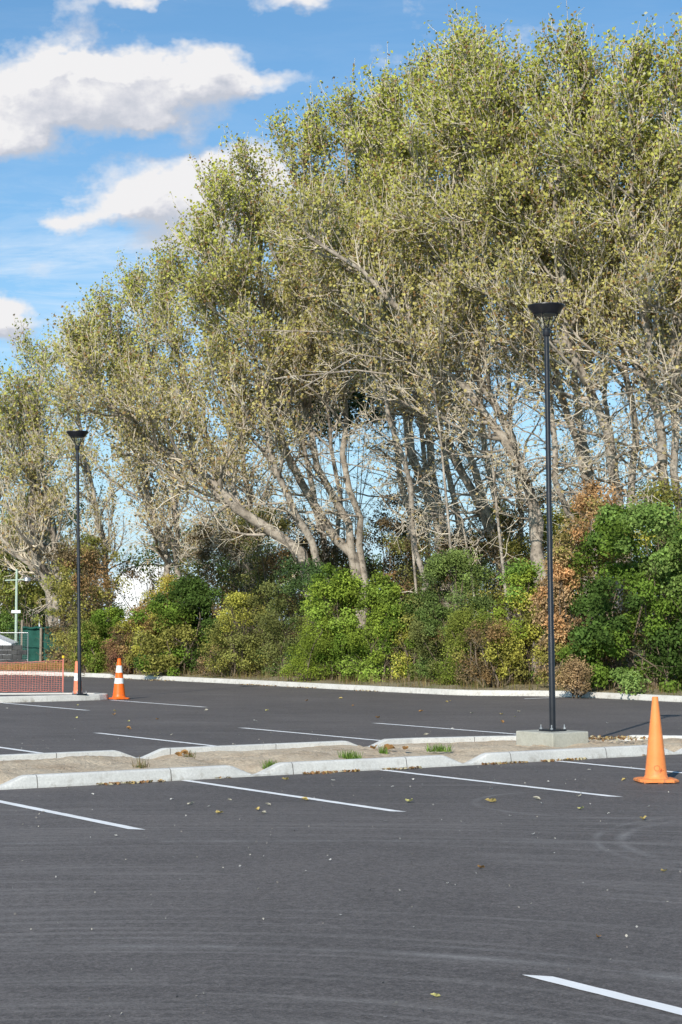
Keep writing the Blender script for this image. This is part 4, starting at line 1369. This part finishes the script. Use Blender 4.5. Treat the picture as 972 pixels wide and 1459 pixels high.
world = bpy.data.worlds.new('World')
scene.world = world
world.use_nodes = True
nt = world.node_tree
bg = nt.nodes['Background']
sky = N(nt, 'ShaderNodeTexSky', sky_type='NISHITA')
sky.sun_disc = False
world.cycles.sampling_method = 'MANUAL'
world.cycles.sample_map_resolution = 256
sky.sun_elevation = SUN_EL
sky.sun_rotation = math.atan2(sdir.x, sdir.y)
sky.air_density = 1.0
sky.dust_density = 0.6
sky.ozone_density = 2.0
tc = N(nt, 'ShaderNodeTexCoord').outputs['Generated']
sep = N(nt, 'ShaderNodeSeparateXYZ')
nt.links.new(tc, sep.inputs[0])
ysafe = math_n(nt, 'MAXIMUM', sep.outputs[1], 0.02)
s_ = math_n(nt, 'DIVIDE', sep.outputs[0], ysafe)
t_ = math_n(nt, 'DIVIDE', sep.outputs[2], ysafe)


def st(px, py):
    x, y, z = ray(px, py)
    return x / y, z / y


CL = [(60, 130, 120, 62, 1), (150, 125, 150, 52, 1), (270, 105, 120, 38, 1), (30, 185, 85, 45, 1), (230, 172, 70, 26, 1), (385, 110, 62, 26, .75), (100, 105, 60, 30, 1),
      (250, 268, 105, 42, 1), (320, 240, 70, 40, 1), (180, 290, 70, 26, 1), (92, 306, 45, 24, 1), (270, 340, 90, 30, .7), (330, 300, 80, 50, .9),
      (15, 462, 48, 28, 1), (-30, 470, 60, 35, 1), (200, -5, 90, 17, .9), (430, -2, 58, 20, .9), (110, 500, 50, 40, .6), (380, 250, 80, 40, .8)]


def cloud_field(ds, dt):
    ss = math_n(nt, 'ADD', s_, ds)
    t2 = math_n(nt, 'ADD', t_, dt)
    cb = N(nt, 'ShaderNodeCombineXYZ')
    nt.links.new(ss, cb.inputs[0]); nt.links.new(math_n(nt, 'MULTIPLY', t2, 1.35), cb.inputs[1])

    def n2d(scale, detail, rough, out='Fac'):
        n = N(nt, 'ShaderNodeTexNoise', noise_dimensions='2D', inp={'Scale': scale, 'Detail': detail, 'Roughness': rough})
        nt.links.new(cb.outputs[0], n.inputs['Vector'])
        return n.outputs[out]

    def vm(op, *args):
        n = nt.nodes.new('ShaderNodeVectorMath')
        n.operation = op
        for i, x in enumerate(args):
            if isinstance(x, tuple): n.inputs[i].default_value = x
            else: nt.links.new(x, n.inputs[i])
        return n
    n1 = n2d(17.0, 6, 0.60)
    warp = vm('MULTIPLY_ADD', n2d(26.0, 4, 0.6, 'Color'), (0.036, 0.036, 0.0), (-0.018, -0.018, 0.0)).outputs[0]
    cb2 = N(nt, 'ShaderNodeCombineXYZ')
    nt.links.new(ss, cb2.inputs[0]); nt.links.new(t2, cb2.inputs[1])
    q = vm('ADD', cb2.outputs[0], warp).outputs[0]
    cur = None
    for (px, py, rx, ry, wt) in CL:
        a, b_ = st(px, py)
        ix, iy = FPX / rx, FPX / ry
        e = vm('MULTIPLY_ADD', q, (ix, iy, 0.0), (-a * ix, -b_ * iy, 0.0)).outputs[0]
        r2 = vm('DOT_PRODUCT', e, e).outputs['Value']
        g = math_n(nt, 'POWER', math.exp(-1.15), r2)
        if wt != 1: g = math_n(nt, 'MULTIPLY', g, wt)
        cur = g if cur is None else math_n(nt, 'ADD', cur, g)
    cur = math_n(nt, 'MINIMUM', cur, 1.25)
    return math_n(nt, 'MULTIPLY_ADD', n1, 1.9, c=math_n(nt, 'SUBTRACT', cur, 0.95))


f0 = cloud_field(0, 0)
f1 = cloud_field(-0.006, 0.014)
mask = ramp(nt, f0, [(0.22, 0.0), (0.50, 0.42), (0.95, 1.0)])
shade = math_n(nt, 'ADD', 0.5, math_n(nt, 'MULTIPLY', math_n(nt, 'SUBTRACT', f0, f1), 1.1), clamp=True)
ccol = ramp(nt, shade, [(0.15, (4.8, 5.1, 5.8)), (0.5, (6.1, 6.2, 6.7)), (0.85, (7.7, 7.65, 7.75))])
# ColorRamp clamps nothing above 1, but keep it explicit: scale afterwards
# cirrus veil and low haze
cb = N(nt, 'ShaderNodeCombineXYZ')
nt.links.new(math_n(nt, 'MULTIPLY', s_, 7.0), cb.inputs[0]); nt.links.new(math_n(nt, 'MULTIPLY', t_, 36.0), cb.inputs[1])
ci = ramp(nt, noise(nt, cb.outputs[0], 1.6, 7, 0.65, dist=0.5), [(0.42, 0.0), (0.75, 0.75)])
a, b_ = st(120, 400)
dx = math_n(nt, 'DIVIDE', math_n(nt, 'SUBTRACT', s_, a), 0.16)
dy = math_n(nt, 'DIVIDE', math_n(nt, 'SUBTRACT', t_, b_), 0.04)
cm = math_n(nt, 'EXPONENT', math_n(nt, 'MULTIPLY', math_n(nt, 'ADD', math_n(nt, 'MULTIPLY', dx, dx), math_n(nt, 'MULTIPLY', dy, dy)), -1.0))
skyc = mixc(nt, 1.0, sky.outputs[0], (0.70, 1.06, 1.22), 'MULTIPLY')
hz = math_n(nt, 'EXPONENT', math_n(nt, 'MULTIPLY', math_n(nt, 'MAXIMUM', t_, 0.0), -9.0))
skyc = mixc(nt, math_n(nt, 'MULTIPLY', hz, 0.75), skyc, (6.3, 7.1, 9.2))
skyc = mixc(nt, math_n(nt, 'MULTIPLY', ci, math_n(nt, 'ADD', math_n(nt, 'MULTIPLY', cm, 1.0), 0.08)), skyc, (7.6, 8.2, 8.8))
front = math_n(nt, 'GREATER_THAN', sep.outputs[1], 0.02)
fin = mixc(nt, math_n(nt, 'MULTIPLY', mask, front), skyc, ccol)
nt.links.new(fin, bg.inputs['Color'])
bg.inputs['Strength'].default_value = 0.115

# ------------------------------------------------------------------ camera
cam = bpy.data.cameras.new('camera')
co = bpy.data.objects.new('camera', cam)
COL.objects.link(co)
co.location = (0, 0, CH)
co.rotation_euler = (math.pi / 2 + PITCH, 0, 0)
cam.sensor_fit = 'VERTICAL'
cam.sensor_height = 36
cam.lens = 36 * FPX / 1459
cam.clip_start = 0.1
cam.clip_end = 6000
scene.camera = co
scene.cycles.max_bounces = 5
scene.cycles.diffuse_bounces = 2
scene.cycles.glossy_bounces = 2
scene.cycles.transmission_bounces = 3
scene.cycles.transparent_max_bounces = 6
scene.cycles.use_light_tree = False
scene.view_settings.view_transform = 'Standard'
scene.view_settings.look = 'None'
scene.view_settings.exposure = 0
